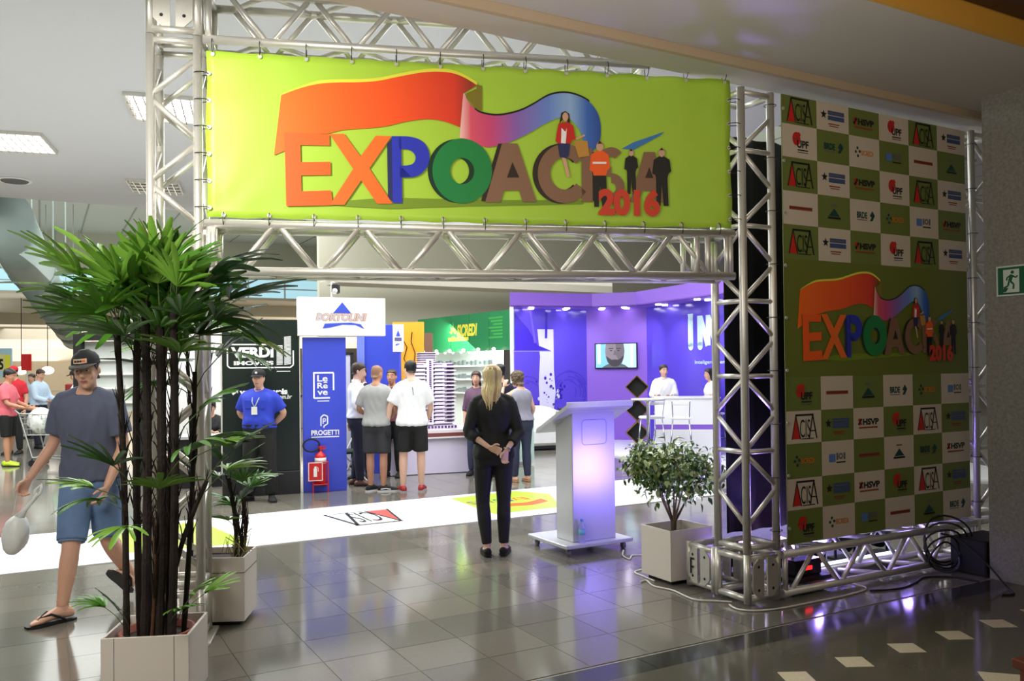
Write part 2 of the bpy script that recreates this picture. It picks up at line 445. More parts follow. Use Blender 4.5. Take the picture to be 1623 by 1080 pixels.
# round grille speaker in the ceiling
t = thing('ceiling_speaker', 'round grey grille set in the hall ceiling near the left edge', 'speaker', (-8.55, 14.55, 4.995))
MB().lathe([(.0, -.03), (.2, -.03), (.22, -.01), (.22, .0)], 24).build('grille', mat('grey_grille', (96, 96, 96), .6, noise=.2, scale=80), t)
MB().lathe([(.22, -.012), (.26, -.02), (.27, .0), (.22, 0)], 24).build('rim', white, t)
# air duct running into the depth
t = thing('air_duct', 'big round grey air duct running away under the high ceiling at left', 'duct', (0, 0, 0))
duct_m = mat('duct_paint', (158, 176, 172), .5, noise=.05, scale=2)
A = Vector((-10.15, 16.8, 4.78)); Bp = Vector((-26.2, 50.5, 3.6)); d = (Bp - A).normalized()
for k in range(5):
    p, q = A + (Bp - A) * (k / 5), A + (Bp - A) * ((k + 1) / 5 - .004)
    MB().tube([p, q], .58, 28).build('duct_section', duct_m, t, True)
    MB().tube([q - d * .1, q + d * .06], .605, 28).build('flange', mat('duct_flange', (138, 152, 148), .5), t, True)
    h = MB(); zt_ = 8.99 if q.dot(Ev) < 50 else 5.69
    for sx in (-.6, .6): h.box((q.x + sx, q.y, (zt_ + q.z) / 2), (.025, .025, zt_ - q.z))
    h.box((q.x, q.y, q.z), (1.25, .08, .03)); h.build('hanger', duct_m, t)

# ------------------------------------------------------------------ aluminium truss
RODS = {}
def rod(name, p, q, r, m, parent, n=10):
    p, q = Vector(p), Vector(q); L = (q - p).length
    k = (round(r, 4), round(L, 3), m.name, n)
    if k not in RODS:
        b = MB(); b.tube([(0, 0, 0), (0, 0, L)], r, n); RODS[k] = b.mesh(name, m, False)
        me = RODS[k]; me.polygons.foreach_set('use_smooth', [len(f.vertices) == 4 for f in me.polygons])
    M = Matrix.Translation(p) @ (q - p).normalized().to_track_quat('Z', 'Y').to_matrix().to_4x4()
    return put(name, RODS[k], parent, M=M)
def truss(root, L, w, d, axis, start=0.0, pitch=.265, rungs=(), faces='FBLR', ends=True, phase=0, rc=.028, rb=.0175):
    mp = (lambda a, b, c: Vector((b, c, a))) if axis == 'z' else (lambda a, b, c: Vector((a, c, b)))
    for b in (0, w):
        for c in (0, d): rod('chord', mp(start, b, c), mp(start + L, b, c), rc, alu, root, 14)
    sides = {'F': ((0, 0), (w, 0)), 'B': ((0, d), (w, d)), 'L': ((0, 0), (0, d)), 'R': ((w, 0), (w, d))}
    n = int((L - .1) / pitch); off = (L - n * pitch) / 2
    for s in faces:
        (b0, c0), (b1, c1) = sides[s]
        for i in range(n):
            a0 = start + off + i * pitch + .012; a1 = start + off + (i + 1) * pitch - .012
            if (i + phase) % 2 == 0: rod('brace', mp(a0, b0, c0), mp(a1, b1, c1), rb, alu, root)
            else: rod('brace', mp(a0, b1, c1), mp(a1, b0, c0), rb, alu, root)
            if s in rungs and (i + phase) % 2 == 1 and i < n - 1: rod('rung', mp(a1 + .012, b0, c0), mp(a1 + .012, b1, c1), rb, alu, root)
    if ends:
        for a in (start + .03, start + L - .03):
            for s in 'FBLR':
                (b0, c0), (b1, c1) = sides[s]
                rod('rung', mp(a, b0, c0), mp(a, b1, c1), rb * 1.2, alu, root)
def corner_block(root, o, w, d, h, plates='F'):
    """cube joint: a tube frame with slotted end plates on some sides"""
    x0, y0, z0 = o
    for x in (x0, x0 + w):
        for y in (y0, y0 + d): rod('block_post', (x, y, z0), (x, y, z0 + h), .027, alu, root, 14)
    for z in (z0 + .03, z0 + h - .03):
        for (p, q) in (((x0, y0), (x0 + w, y0)), ((x0, y0 + d), (x0 + w, y0 + d)), ((x0, y0), (x0, y0 + d)), ((x0 + w, y0), (x0 + w, y0 + d))):
            rod('block_rail', (*p, z), (*q, z), .024, alu, root, 12)
    for s in plates:
        for k in (0, 1):
            L = w if s in 'FB' else d
            c = L * (.26 if k == 0 else .74); pw = L * .36; hh = h * .80; ch = .05
            b = MB(); x1, x2 = c - pw / 2, c + pw / 2; z1, z2 = z0 + h * .1, z0 + h * .1 + hh
            pts = [(x1 + (ch if k == 0 else 0), z1), (x2 - (ch if k else 0), z1), (x2, z1 + (ch if k else 0)), (x2, z2 - (ch if k else 0)), (x2 - (ch if k else 0), z2), (x1 + (ch if k == 0 else 0), z2), (x1, z2 - (ch if k == 0 else 0)), (x1, z1 + (ch if k == 0 else 0))]
            b.poly(pts, 0, 0, .012)
            b.poly(pts, .012, 0)
            for zz in (z1 + hh * .2, z1 + hh * .8): b.disc(c, zz, .011, y=-.0015, mi=1, n=10)
            ob = b.build('slotted_plate', [alu_d, black], root)
            if s == 'F': ob.location = (x0, y0 - .034, 0)
            elif s == 'B': ob.location = (x0 + w, y0 + d + .034, 0); ob.rotation_euler = (0, 0, pi)
            elif s == 'L': ob.location = (x0 - .034, y0 + d, 0); ob.rotation_euler = (0, 0, -pi / 2)
            elif s == 'R': ob.location = (x0 + w + .034, y0, 0); ob.rotation_euler = (0, 0, pi / 2)
ARCH = (-1.935, 5.233, 0)
t = thing('truss_tower', 'tall silver truss tower at left rising behind the potted palm', 'truss', ARCH, AL, 'towers of the aluminium truss frame')
t.location = (-2.207, 5.182, 0)
truss(t, 3.42, .277, .25, 'z', .34, rungs='', faces='FBLR', phase=1)
corner_block(t, (0, 0, .02), .277, .25, .32, 'F')
corner_block(t, (0, 0, 3.765), .277, .25, .42, 'FR')
base_m = alu_d
MB().box((.138, .125, .01), (.40, .37, .02), bev=.004).build('base_plate', base_m, t)
# right tower, turned to the sponsor wall
t = thing('truss_tower', 'silver truss tower at right, between the opening and the sponsor wall', 'truss', (1.622, 5.904, 0), BE, 'towers of the aluminium truss frame')
truss(t, 3.26, .285, .285, 'z', .37, rungs='LF', faces='FL', phase=0)
corner_block(t, (0, 0, .02), .285, .285, .34, 'F')
# the loose cube beside it
t = thing('truss_corner_cube', 'loose silver truss corner cube on the floor between the right tower and the small tree', 'truss cube', (1.335, 6.445, 0), BE - pi / 2, None)
corner_block(t, (0, 0, .02), .27, .27, .33, 'FB')
b = MB(); b.rect(.045, .12, .062, .24, -.0385); b.rect(.045, .225, .09, .24, -.0385); b.rect(.045, .165, .085, .18, -.0385); b.build('stencilled_mark', pblack, t)
# beams of the arch
t = thing('truss_beam', 'lower silver truss beam under the big lime banner', 'truss', (-1.935, 5.233, 0), AL, 'beams of the aluminium truss frame')
truss(t, 3.52, .295, .25, 'x', .035, rungs=''); t.location.z = 2.303
for u in (.09, 3.28, 3.36, 3.50):
    for c in (0, .25): rod('post', (u, c, 0), (u, c, .295), .02, alu, t)
t = thing('truss_beam', 'upper silver truss beam above the big lime banner', 'truss', (-1.935, 5.233, 3.75), AL, 'beams of the aluminium truss frame')
truss(t, 2.92, .295, .25, 'x', .035, rungs='', phase=1)
# sponsor wall frame
t = thing('truss_beam', 'silver truss beam lying on the floor under the sponsor wall', 'truss', (B0 + Wv * .335 + Vector((0, 0, .045))), BE, 'beams of the aluminium truss frame')
truss(t, 2.27, .275, .285, 'x', 0, rungs='')
t = thing('truss_tower', 'silver truss tower at the far right end of the sponsor wall', 'truss', (B0 + Wv * 2.655), BE, 'towers of the aluminium truss frame')
truss(t, 3.3, .285, .285, 'z', .36, rungs='LF', faces='FL', phase=0)
corner_block(t, (0, 0, .02), .285, .285, .33, '')
# ------------------------------------------------------------------ printed artwork
def homog(src, dst):
    A = []; bb = []
    for (x, y), (u, v) in zip(src, dst):
        A.append([x, y, 1, 0, 0, 0, -u * x, -u * y]); bb.append(u)
        A.append([0, 0, 0, x, y, 1, -v * x, -v * y]); bb.append(v)
    h = np.linalg.solve(np.array(A, float), np.array(bb, float))
    return lambda x, y: ((h[0] * x + h[1] * y + h[2]) / (h[6] * x + h[7] * y + 1), (h[3] * x + h[4] * y + h[5]) / (h[6] * x + h[7] * y + 1))
BW, BH = 3.49, 1.04
UV = homog([(82.6, 127), (2731, 279.5), (2741, 1019.5), (63.5, 968.7)], [(0, BH), (BW, BH), (BW, 0), (0, 0)])
def ramp_mat(name, stops):
    if name in MATS: return MATS[name]
    m = mat(name, noise=0, rough=.42); nt = m.node_tree; N = nt.nodes; L = nt.links
    tc = N.new('ShaderNodeTexCoord'); sp = N.new('ShaderNodeSeparateXYZ'); r = N.new('ShaderNodeValToRGB')
    L.new(tc.outputs['Generated'], sp.inputs[0]); L.new(sp.outputs['X'], r.inputs[0]); L.new(r.outputs[0], N['Principled BSDF'].inputs['Base Color'])
    e = r.color_ramp.elements
    while len(e) < len(stops): e.new(.5)
    for q, (p, c) in zip(e, stops): q.position = p; q.color = (*lin([v / 255 for v in c]), 1)
    return m
orange_r = ramp_mat('print_orange_ribbon', [(0, (255, 112, 24)), (.6, (244, 84, 30)), (.88, (226, 60, 36)), (.97, (150, 52, 40)), (1, (190, 60, 50))])
blue_r = ramp_mat('print_blue_ribbon', [(0, (250, 200, 190)), (.08, (222, 84, 104)), (.22, (205, 70, 120)), (.4, (140, 100, 180)), (.62, (108, 140, 214)), (.78, (150, 186, 226)), (.9, (62, 110, 196)), (1, (40, 80, 160))])
p_or = mat('print_orange', (250, 96, 28), .42, noise=0)
p_or2 = mat('print_orange_deep', (243, 110, 36), .42, noise=0)
p_blue = mat('print_blue', (40, 52, 178), .42, noise=0)
p_grn = mat('print_green', (22, 128, 62), .42, noise=0)
p_dgrn = mat('print_dark_green', (10, 50, 30), .42, noise=0)
p_brn = mat('print_brown', (136, 100, 76), .42, noise=0)
p_dbrn = mat('print_dark_brown', (44, 32, 26), .42, noise=0)
p_yel = mat('print_yellow', (232, 226, 70), .42, noise=0)
p_olv = mat('print_olive', (128, 116, 34), .42, noise=0)
p_sky = mat('print_sky_blue', (60, 124, 190), .42, noise=0)
p_skin = mat('print_skin', (214, 166, 136), .42, noise=0)
p_tan = mat('print_tan', (196, 142, 60), .42, noise=0)
p_navy = mat('print_navy', (36, 44, 92), .42, noise=0)
def smooth_pts(p, n=6):
    out = []
    for i in range(len(p) - 1):
        a, b, c, d = p[max(i - 1, 0)], p[i], p[i + 1], p[min(i + 2, len(p) - 1)]
        for k in range(n):
            t = k / n
            out.append(tuple(.5 * (2 * b[q] + (c[q] - a[q]) * t + (2 * a[q] - 5 * b[q] + 4 * c[q] - d[q]) * t * t + (-a[q] + 3 * b[q] - 3 * c[q] + d[q]) * t ** 3) for q in (0, 1)))
    out.append(p[-1]); return out
R5 = lambda pts: [(x + 1397.4, y) for x, y in pts]
def print_expo(parent, X, y0=-.004):
    """the show's printed artwork; X maps drawing points to panel x,z"""
    d = .0012
    def poly(mb, pts, lay, mi=0): mb.poly([X(*p) for p in pts], y0 - d * lay, mi)
    top = smooth_pts([(463, 352), (560, 318), (650, 297), (740, 290), (880, 288), (970, 280), (1060, 262), (1180, 241), (1270, 237), (1340, 245), (1400, 268), (1461, 305)])
    bot = smooth_pts([(700, 545), (780, 527), (900, 519), (1000, 508), (1090, 487), (1180, 475), (1240, 476), (1300, 488), (1372, 515)])
    b = MB(); poly(b, top + [(1390, 345)] + bot[::-1] + [(560, 548), (475, 545), (475, 632), (418, 655)], 1)
    b.build('ribbon_print', orange_r, parent)
    b = MB()
    for i in range(len(top) - 1):
        w0, w1 = 3 + 13 * min(1, i / 12), 3 + 13 * min(1, (i + 1) / 12)
        poly(b, [top[i], top[i + 1], (top[i + 1][0], top[i + 1][1] - w1), (top[i][0], top[i][1] - w0)], 2, 0)
    poly(b, R5([(62, 300), (88, 308), (86, 430), (72, 440), (45, 412), (10, 365), (8, 345), (60, 322)]), 2, 1)
    b.build('ribbon_rim_print', [p_yel, p_olv], parent)
    t2 = smooth_pts(R5([(0, 345), (12, 378), (40, 414), (75, 442), (150, 457), (220, 450), (290, 430), (350, 400), (420, 360), (480, 346), (540, 350), (600, 372), (640, 402), (670, 447), (683, 500), (683, 560), (672, 600), (640, 640)]))
    b2 = smooth_pts([(1367, 568), (1420, 578), (1470, 606), (1517, 615), (1590, 600), (1657, 575), (1727, 540), (1797, 500), (1867, 470), (1917, 470), (1957, 505), (1987, 560), (2000, 640)])
    b = MB(); poly(b, [(1390, 345)] + t2 + b2[::-1], 3); b.build('ribbon_print', blue_r, parent)
    b = MB()
    for i in range(14, 70): 
        if i + 1 < len(t2): poly(b, [t2[i], t2[i + 1], (t2[i + 1][0], t2[i + 1][1] - 9), (t2[i][0], t2[i][1] - 9)], 4)
    b.build('ribbon_rim_print', pblack, parent)
    b = MB(); poly(b, R5([(790, 622), (850, 590), (1003, 538), (985, 556), (850, 628)]), 1); b.build('streak_print', p_sky, parent)
    # lettering E X P O A C I S A
    M = [p_or, p_or2, p_blue, p_grn, p_brn, p_dbrn, p_navy, p_dgrn, mat('print_shadow_green', (120, 148, 34), .42, noise=0)]
    b = MB()
    poly(b, [(560, 900), (1000, 868), (1500, 880), (1990, 880), (1990, 900), (1400, 912), (1000, 925)], 0, 8)
    poly(b, [(475, 540), (705, 550), (705, 607), (555, 604), (555, 690), (707, 688), (707, 755), (555, 757), (555, 838), (707, 833), (715, 908), (475, 913)], 5, 0)
    poly(b, [(705, 548), (780, 548), (862, 662), (942, 557), (1022, 560), (905, 722), (1020, 900), (942, 900), (862, 782), (775, 906), (700, 906), (822, 725)], 6, 1)
    poly(b, [(998, 600), (1030, 565), (1030, 897), (998, 870)], 5, 6)
    poly(b, [(1022, 560), (1022, 897), (1070, 897), (1070, 768), (1120, 765), (1070, 716), (1070, 560)], 6, 2)
    out = [(1060, 560), (1110, 562), (1160, 575), (1195, 605), (1212, 650), (1205, 705), (1170, 748), (1125, 766), (1060, 768)]
    inn = [(1060, 626), (1100, 626), (1130, 642), (1142, 668), (1132, 695), (1105, 706), (1060, 708)]
    poly(b, smooth_pts(out, 4) + smooth_pts(inn, 4)[::-1], 6, 2)
    def oring(cx, cy, R, r, lay, mi, kx=1.0, a0=0, a1=360, n=40):
        for k in range(n):
            p, q = rad(a0 + (a1 - a0) * k / n), rad(a0 + (a1 - a0) * (k + 1) / n)
            poly(b, [(cx + kx * R * cos(p), cy + R * sin(p)), (cx + kx * R * cos(q), cy + R * sin(q)), (cx + kx * r * cos(q), cy + r * sin(q)), (cx + kx * r * cos(p), cy + r * sin(p))], lay, mi)
    oring(1352, 735, 160, 66, 5, 7, .93); oring(1378, 735, 163, 66, 6, 3, .93)
    poly(b, R5([(75, 885), (165, 598), (200, 595), (130, 893)]), 5, 5)
    poly(b, R5([(95, 893), (185, 595), (262, 597), (355, 890), (285, 890), (268, 832), (190, 834), (172, 892)]), 6, 4)
    poly(b, R5([(207, 768), (236, 690), (270, 768)]), 7, 5)
    oring(1397.4 + 480, 748, 150, 84, 5, 5, .95, 40, 320); oring(1397.4 + 500, 748, 148, 80, 6, 4, .92, 38, 322)
    poly(b, R5([(585, 620), (640, 620), (640, 890), (585, 890)]), 6, 4); poly(b, R5([(625, 640), (655, 640), (655, 885), (625, 885)]), 5, 5)
    for (cx, cy, a0, a1) in ((735, 690, -40, -270), (735, 820, -90, 140)): oring(1397.4 + cx, cy, 74, 26, 6, 4, .9, a0, a1, 20)
    poly(b, R5([(830, 890), (900, 640), (955, 640), (1010, 890), (960, 890), (945, 835), (890, 835), (875, 890)]), 6, 4)
    poly(b, R5([(905, 770), (926, 715), (946, 770)]), 7, 5)
    b.build('lettering_print', M, parent)
    b = MB(); (xa, za), (xb, zb) = X(1397.4 + 668, 958), X(1397.4 + 978, 828)
    text(b, '2016', xa, za, xb, zb, y0 - d * 10, 0, .06); b.build('year_print', mat('print_brick_red', (214, 62, 36), .42, noise=0), parent)
    # little printed figures
    M = [p_skin, mat('print_hair', (40, 26, 22), .42, noise=0), pred, p_navy, p_or, pblack, p_tan, pwhite]
    b = MB()
    def fig(cx, top_, botm, w, tops, legs, arms=True):
        h = botm - top_
        E = [(cx + w * .17 * cos(a), top_ + h * .075 + h * .075 * sin(a)) for a in [2 * pi * k / 14 for k in range(14)]]
        poly(b, R5(E), 9, 0)
        poly(b, R5([(cx - w * .18, top_ + h * .06), (cx, top_ - 4), (cx + w * .18, top_ + h * .06), (cx + w * .1, top_ + h * .035), (cx - w * .1, top_ + h * .035)]), 10, 1)
        poly(b, R5([(cx - w * .1, top_ + h * .13), (cx - w * .42, top_ + h * .2), (cx - w * .5, top_ + h * .44), (cx - w * .34, top_ + h * .46), (cx - w * .3, top_ + h * .52), (cx + w * .3, top_ + h * .52), (cx + w * .36, top_ + h * .44), (cx + w * .5, top_ + h * .4), (cx + w * .42, top_ + h * .2), (cx + w * .1, top_ + h * .13)]), 8, tops)
        poly(b, R5([(cx - w * .3, top_ + h * .5), (cx - w * .28, botm), (cx - w * .06, botm), (cx, top_ + h * .62), (cx + w * .1, botm), (cx + w * .36, botm), (cx + w * .3, top_ + h * .5)]), 7.5, legs)
    b_all = b
    b = MB()
    # sitting woman with a red jacket and shopping bag
    poly(b, R5([(475, 500), (485, 445), (505, 436), (525, 450), (535, 560), (520, 575), (515, 480), (490, 480)]), 8.5, 1)
    poly(b, R5([(505 + 15 * cos(a), 465 + 22 * sin(a)) for a in [2 * pi * k / 14 for k in range(14)]]), 9.5, 0)
    poly(b, R5([(470, 500), (490, 492), (520, 492), (545, 510), (556, 575), (540, 582), (530, 600), (468, 600), (455, 585), (462, 540)]), 9, 2)
    poly(b, R5([(485, 520), (505, 540), (512, 520), (505, 598), (482, 596)]), 10, 7)
    poly(b, R5([(465, 598), (528, 598), (520, 660), (505, 672), (475, 665)]), 10, 3)
    poly(b, R5([(485, 668), (505, 668), (525, 760), (510, 768), (500, 720)]), 9, 0)
    poly(b, R5([(545, 585), (615, 585), (625, 660), (570, 668)]), 10, 6)
    poly(b, R5([(555, 570), (600, 552), (605, 560), (560, 580)]), 10, 0)
    b.build('figure_print', M, parent); b = MB(); fig(677, 588, 915, 105, 4, 5)
    poly(b, R5([(640, 690), (710, 690), (710, 700), (640, 700)]), 11, 7)
    b.build('figure_print', M, parent); b = MB(); fig(835, 628, 850, 70, 5, 5); b.build('figure_print', M, parent)
    b = MB(); fig(988, 622, 910, 95, 5, 5); b.build('figure_print', M, parent)

# the big lime banner, laced into the arch
t = thing('banner', 'big lime green banner with colourful lettering laced between the two truss beams', 'banner', Vector((-1.935, 5.233, 0)) + Vector((cos(AL), sin(AL), 0)) * .05, AL)
t.location.z = 2.638
n, m_ = 70, 22
b = MB(); R = []
for j in range(m_ + 1):
    row = []
    for i in range(n + 1):
        u, v = BW * i / n, BH * j / m_
        eu, ev = min(u, BW - u), min(v, BH - v)
        w = .004 * math.exp(-eu / .12) * sin(v * 24) + .003 * math.exp(-ev / .08) * sin(u * 22)
        for (cu, cv, sg) in ((BW - .35, BH, 1), (BW, 0, -1), (.05, .0, 1), (BW - .1, BH, 1)):
            du, dv = u - cu, v - cv; dd = math.hypot(du, dv)
            w += .006 * math.exp(-dd / .22) * sin(math.atan2(dv, du) * 9) * min(1, dd / .05)
        row.append((u + .006 * sin(v * 9) * math.exp(-eu / .05), w + .002, v + .004 * sin(u * 21) * math.exp(-ev / .03)))
    R.append(row)
b.rings(R, cap=False, close=False)
b.f = [tuple(f) for f in b.f]
sheet = b.build('vinyl_sheet', lime, t, True)
sd = sheet.modifiers.new('thickness', 'SOLIDIFY'); sd.thickness = .0015; sd.offset = 1
print_expo(t, UV, -.006)
tie_m = mat('cable_tie', (12, 12, 12), .5, noise=0)
ey = MB(); ey.lathe([(.006, 0), (.013, 0), (.013, .004), (.006, .004)], 12); eye_me = ey.mesh('eyelet', alu)
tr = MB()
pts = [(0, .045 * cos(a) * .9, .045 * sin(a)) for a in [2 * pi * k / 14 for k in range(15)]]
tr.tube(pts, .0028, 5); tie_me = tr.mesh('cable_tie', tie_m)
def tie(u, v, hor):
    o = put('eyelet', eye_me, t, M=Matrix.Translation((u, -.004, v)) @ Matrix.Rotation(pi / 2, 4, 'X'))
    dz = (.055 if v > BH / 2 else -.03) if hor else 0
    M = Matrix.Translation((u, .0, v + dz)) if hor else Matrix.Translation((u + (-.045 if u < 1 else .04), .0, v)) @ Matrix.Rotation(pi / 2, 4, 'Y')
    put('cable_tie', tie_me, t, M=M)
for k in range(13): tie(.04 + (BW - .08) * k / 12, BH - .02, True); tie(.1 + (BW - .2) * k / 12, .018, True)
for k in range(6):
    tie(.016, .06 + .92 * k / 5.5, False); tie(BW - .016, .06 + .92 * k / 5.5, False)

# ------------------------------------------------------------------ sponsor wall
pos = B0 + Wv * .40; 
t = thing('sponsor_wall', 'green and cream checkered sponsor wall with logos and show banner print', 'backdrop', (pos.x, pos.y, 0), BE)
w0 = [0.0, .362, .715, 1.065, 1.425, 1.79, 2.165]
zt = [3.646, 3.436, 3.194, 2.946, 2.702, 2.452]; zb = [1.591, 1.342, 1.105, .851, .625, .381]
b = MB(); b.box((w0[-1] / 2, .005, (3.646 + .381) / 2), (w0[-1], .006, 3.646 - .381)); b.build('vinyl_sheet', pgreen, t)
b = MB(); b.rect(0, 1.591, w0[-1], 2.452, .0005); b.build('show_field_print', mat('show_field_green', (108, 118, 40), .42, noise=.01), t)
q = MB()
for r in range(10):
    z1, z0 = (zt[r], zt[r + 1]) if r < 5 else (zb[r - 5], zb[r - 4])
    for c in range(6):
        cream = (r + c) % 2 == 1 if r < 5 else (r + c + 1) % 2 == (1 if r >= 5 else 0)
        if r >= 5: cream = (r - 5 + c) % 2 == 1
        if cream: q.rect(w0[c], z0, w0[c + 1], z1, -.0005)
q.build('cream_field_print', pcream, t)
p_teal = mat('print_teal', (16, 66, 66), .45, noise=0); p_bl2 = mat('print_steel_blue', (66, 84, 130), .45, noise=0)
p_brick = mat('print_brick', (150, 62, 44), .45, noise=0); p_amber = mat('print_amber', (222, 130, 30), .45, noise=0)
LM = [pred, pblack, p_teal, p_bl2, p_brick, p_amber, pgrey, mat('print_light_blue', (90, 130, 190), .45, noise=0)]
def logo(kind, cx, cz, mb):
    y = -.0018; X = lambda v: cx + v; Z = lambda v: cz + v
    if kind == 'A':
        mb.poly([(X(-.125), Z(-.085)), (X(-.045), Z(-.085)), (X(-.085), Z(.075))], y, 0)
        mb.line([(X(-.128), Z(-.088)), (X(-.085), Z(.085)), (X(-.04), Z(-.088))], .009, y - .0005, 1)
        mb.line([(X(-.09), Z(.088)), (X(.1), Z(.088))], .014, y, 1); mb.line([(X(-.03), Z(-.086)), (X(.1), Z(-.086))], .006, y, 1)
        mb.line([(X(.05), Z(-.088)), (X(.09), Z(.088)), (X(.13), Z(-.088))], .012, y - .0005, 1); mb.line([(X(.068), Z(-.03)), (X(.115), Z(-.03))], .008, y, 1)
        text(mb, 'CIS', X(-.045), Z(-.075), X(.062), Z(.055), y - .001, 1, -.005)
    elif kind == 'S':
        s = []
        for k in range(10):
            a = pi / 2 + k * pi / 5; r = .036 if k % 2 == 0 else .015
            s.append((X(-.1 + r * cos(a)), Z(.015 + r * sin(a))))
        mb.poly(s, y, 1)
        mb.rect(X(-.055), Z(.018), X(.125), Z(.05), y, 3); mb.rect(X(-.055), Z(-.022), X(.125), Z(.012), y, 3)
        mb.rect(X(-.05), Z(.03), X(.1), Z(.037), y - .001, 6)
        mb.rect(X(-.05), Z(-.055), X(.07), Z(-.046), y, 4); mb.rect(X(-.04), Z(-.07), X(.06), Z(-.063), y, 4)
    elif kind == 'H':
        text(mb, 'HSVP', X(-.07), Z(-.015), X(.115), Z(.035), y, 1, .045)
        mb.line([(X(-.118), Z(.035)), (X(-.085), Z(-.012))], .02, y, 0); mb.line([(X(-.085), Z(.035)), (X(-.118), Z(-.012))], .02, y, 1)
        mb.rect(X(-.115), Z(-.04), X(.1), Z(-.028), y, 4)
    elif kind == 'U':
        mb.disc(X(-.035), Z(.02), .042, .05, y, 0, 18); mb.poly([(X(-.05), Z(.02)), (X(-.01), Z(.075)), (X(.012), Z(.05))], y - .0006, 0); mb.line([(X(-.075), Z(.015)), (X(-.01), Z(.03))], .01, y - .001, 4)
        text(mb, 'UPF', X(-.03), Z(-.045), X(.09), Z(.012), y - .0015, 1, .03)
        mb.rect(X(-.025), Z(-.064), X(.085), Z(-.055), y, 1); mb.rect(X(-.025), Z(-.08), X(.085), Z(-.073), y, 6)
    elif kind == 'B':
        mb.rect(X(-.12), Z(-.012), X(.12), Z(.014), y, 4); mb.rect(X(-.115), Z(.001), X(.115), Z(.005), y - .001, 1)
    elif kind == 'T':
        mb.poly([(X(-.06), Z(-.03)), (X(.06), Z(-.03)), (X(0), Z(.03))], y, 2); mb.rect(X(-.07), Z(-.05), X(.07), Z(-.035), y, 1); mb.rect(X(-.035), Z(.05), X(.035), Z(.062), y, 6)
    elif kind == 'R':
        text(mb, 'BRDE', X(-.1), Z(-.02), X(.02), Z(.03), y, 2, .04); mb.poly([(X(.05), Z(-.035)), (X(.07), Z(-.005)), (X(.05), Z(.005)), (X(.08), Z(.045)), (X(.11), Z(.01)), (X(.08), Z(-.035))], y, 2)
        mb.rect(X(-.1), Z(-.035), X(.02), Z(-.029), y, 6)
    elif kind == 'D':
        for dx, dz in ((-.08, .03), (-.1, 0), (-.075, -.03), (-.055, .005)): mb.disc(X(dx), Z(dz), .012, .012, y, 2, 8)
        text(mb, 'SICREDI', X(-.04), Z(-.022), X(.1), Z(.018), y, 5, .02)
    elif kind == 'X':
        mb.rect(X(-.1), Z(-.03), X(-.03), Z(.03), y, 7); mb.rect(X(-.02), Z(-.015), X(.0), Z(.035), y, 6); mb.ring(X(.028), Z(.01), .024, .012, y, 6, 12); mb.rect(X(.058), Z(-.015), X(.078), Z(.035), y, 6); mb.rect(X(-.02), Z(-.04), X(.08), Z(-.03), y, 1)
rows = ['ASHUAS', 'URDXBT', 'ASHUAS', 'BTRDXH', 'ASHUAS', 'UBTRDX', 'ASHUAS', 'DXBTRH', 'ASHUAS', 'UDXBTR']
for r in range(10):
    z1, z0 = (zt[r], zt[r + 1]) if r < 5 else (zb[r - 5], zb[r - 4])
    for c in range(6):
        q = MB(); logo(rows[r][c], (w0[c] + w0[c + 1]) / 2, (z0 + z1) / 2, q); q.build('logo_print', LM, t)
uE, vE = UV(475, 912); uM, _ = UV(2447, 905); _, vT = UV(463, 352)
offw = .40
print_expo(t, lambda x, y: ((lambda p: (.575 - offw + (p[0] - uE) * 1.833 / (uM - uE), 1.705 + (p[1] - vE) * .522 / (vT - vE)))(UV(x, y))), -.003)
for k in range(9):
    z = .5 + k * .38
    put('cable_tie', tie_me, t, M=Matrix.Translation((w0[-1] + .09, .0, z)) @ Matrix.Rotation(pi / 2, 4, 'Y'))
    put('cable_tie', tie_me, t, M=Matrix.Translation((-.115, .0, z)) @ Matrix.Rotation(pi / 2, 4, 'Y'))
    put('eyelet', eye_me, t, M=Matrix.Translation((.012, -.004, z)) @ Matrix.Rotation(pi / 2, 4, 'X'))
# black cloth behind it
cl = MB(); R = []
for j in range(2):
    R.append([( -.36 + 2.5 * i / 60, .02 * sin(i * .9) + (.0 if j == 0 else .0), 3.42 if j else .42) for i in range(61)])
cl.rings(R, cap=False, close=False)
p2 = B0 + Wv * .56 + Ev * .40
o = cl.build('black_drape', mat('black_cloth', (9, 9, 11), .9, noise=.1), None, True, (p2.x, p2.y, 0), BE)
o.modifiers.new('t', 'SOLIDIFY').thickness = .006
tag(o, 'black cloth hanging behind the checkered sponsor wall, seen through the right tower', 'curtain')
# exit sign on the column
P0 = Vector((3.70, 6.60, 0)) - Ev * .10
t = thing('exit_sign', 'green and white running man exit sign on the grey granite column', 'sign', (P0.x, P0.y, 2.255), BE - pi / 2)
t.location = (P0 - Wv * .012).to_tuple()[:2] + (2.185,)
gs = mat('exit_green', (14, 92, 60), .4, noise=0)
b = MB(); b.box((.24, .006, .115), (.48, .012, .23)); b.build('sign_plate', mat('sign_white', (206, 222, 206), .4, noise=0), t)
b = MB(); b.rect(.012, .012, .468, .218, -.001); b.build('green_field', gs, t)
b = MB(); y = -.0025
b.rect(.055, .025, .175, .2, y, 0); b.build('door_field', mat('sign_white', ()), t)
b = MB(); y = -.004
b.disc(.125, .178, .013, y=y); b.line([(.12, .16), (.105, .11)], .028, y); b.line([(.12, .155), (.15, .135), (.165, .15)], .011, y); b.line([(.113, .155), (.085, .14), (.08, .118)], .011, y)
b.line([(.11, .11), (.135, .085), (.13, .05)], .014, y); b.line([(.1, .11), (.09, .075), (.058, .06)], .014, y)
b.poly([(.04, .03), (.075, .03), (.095, .06), (.06, .06)], y); b.build('running_man', gs, t)
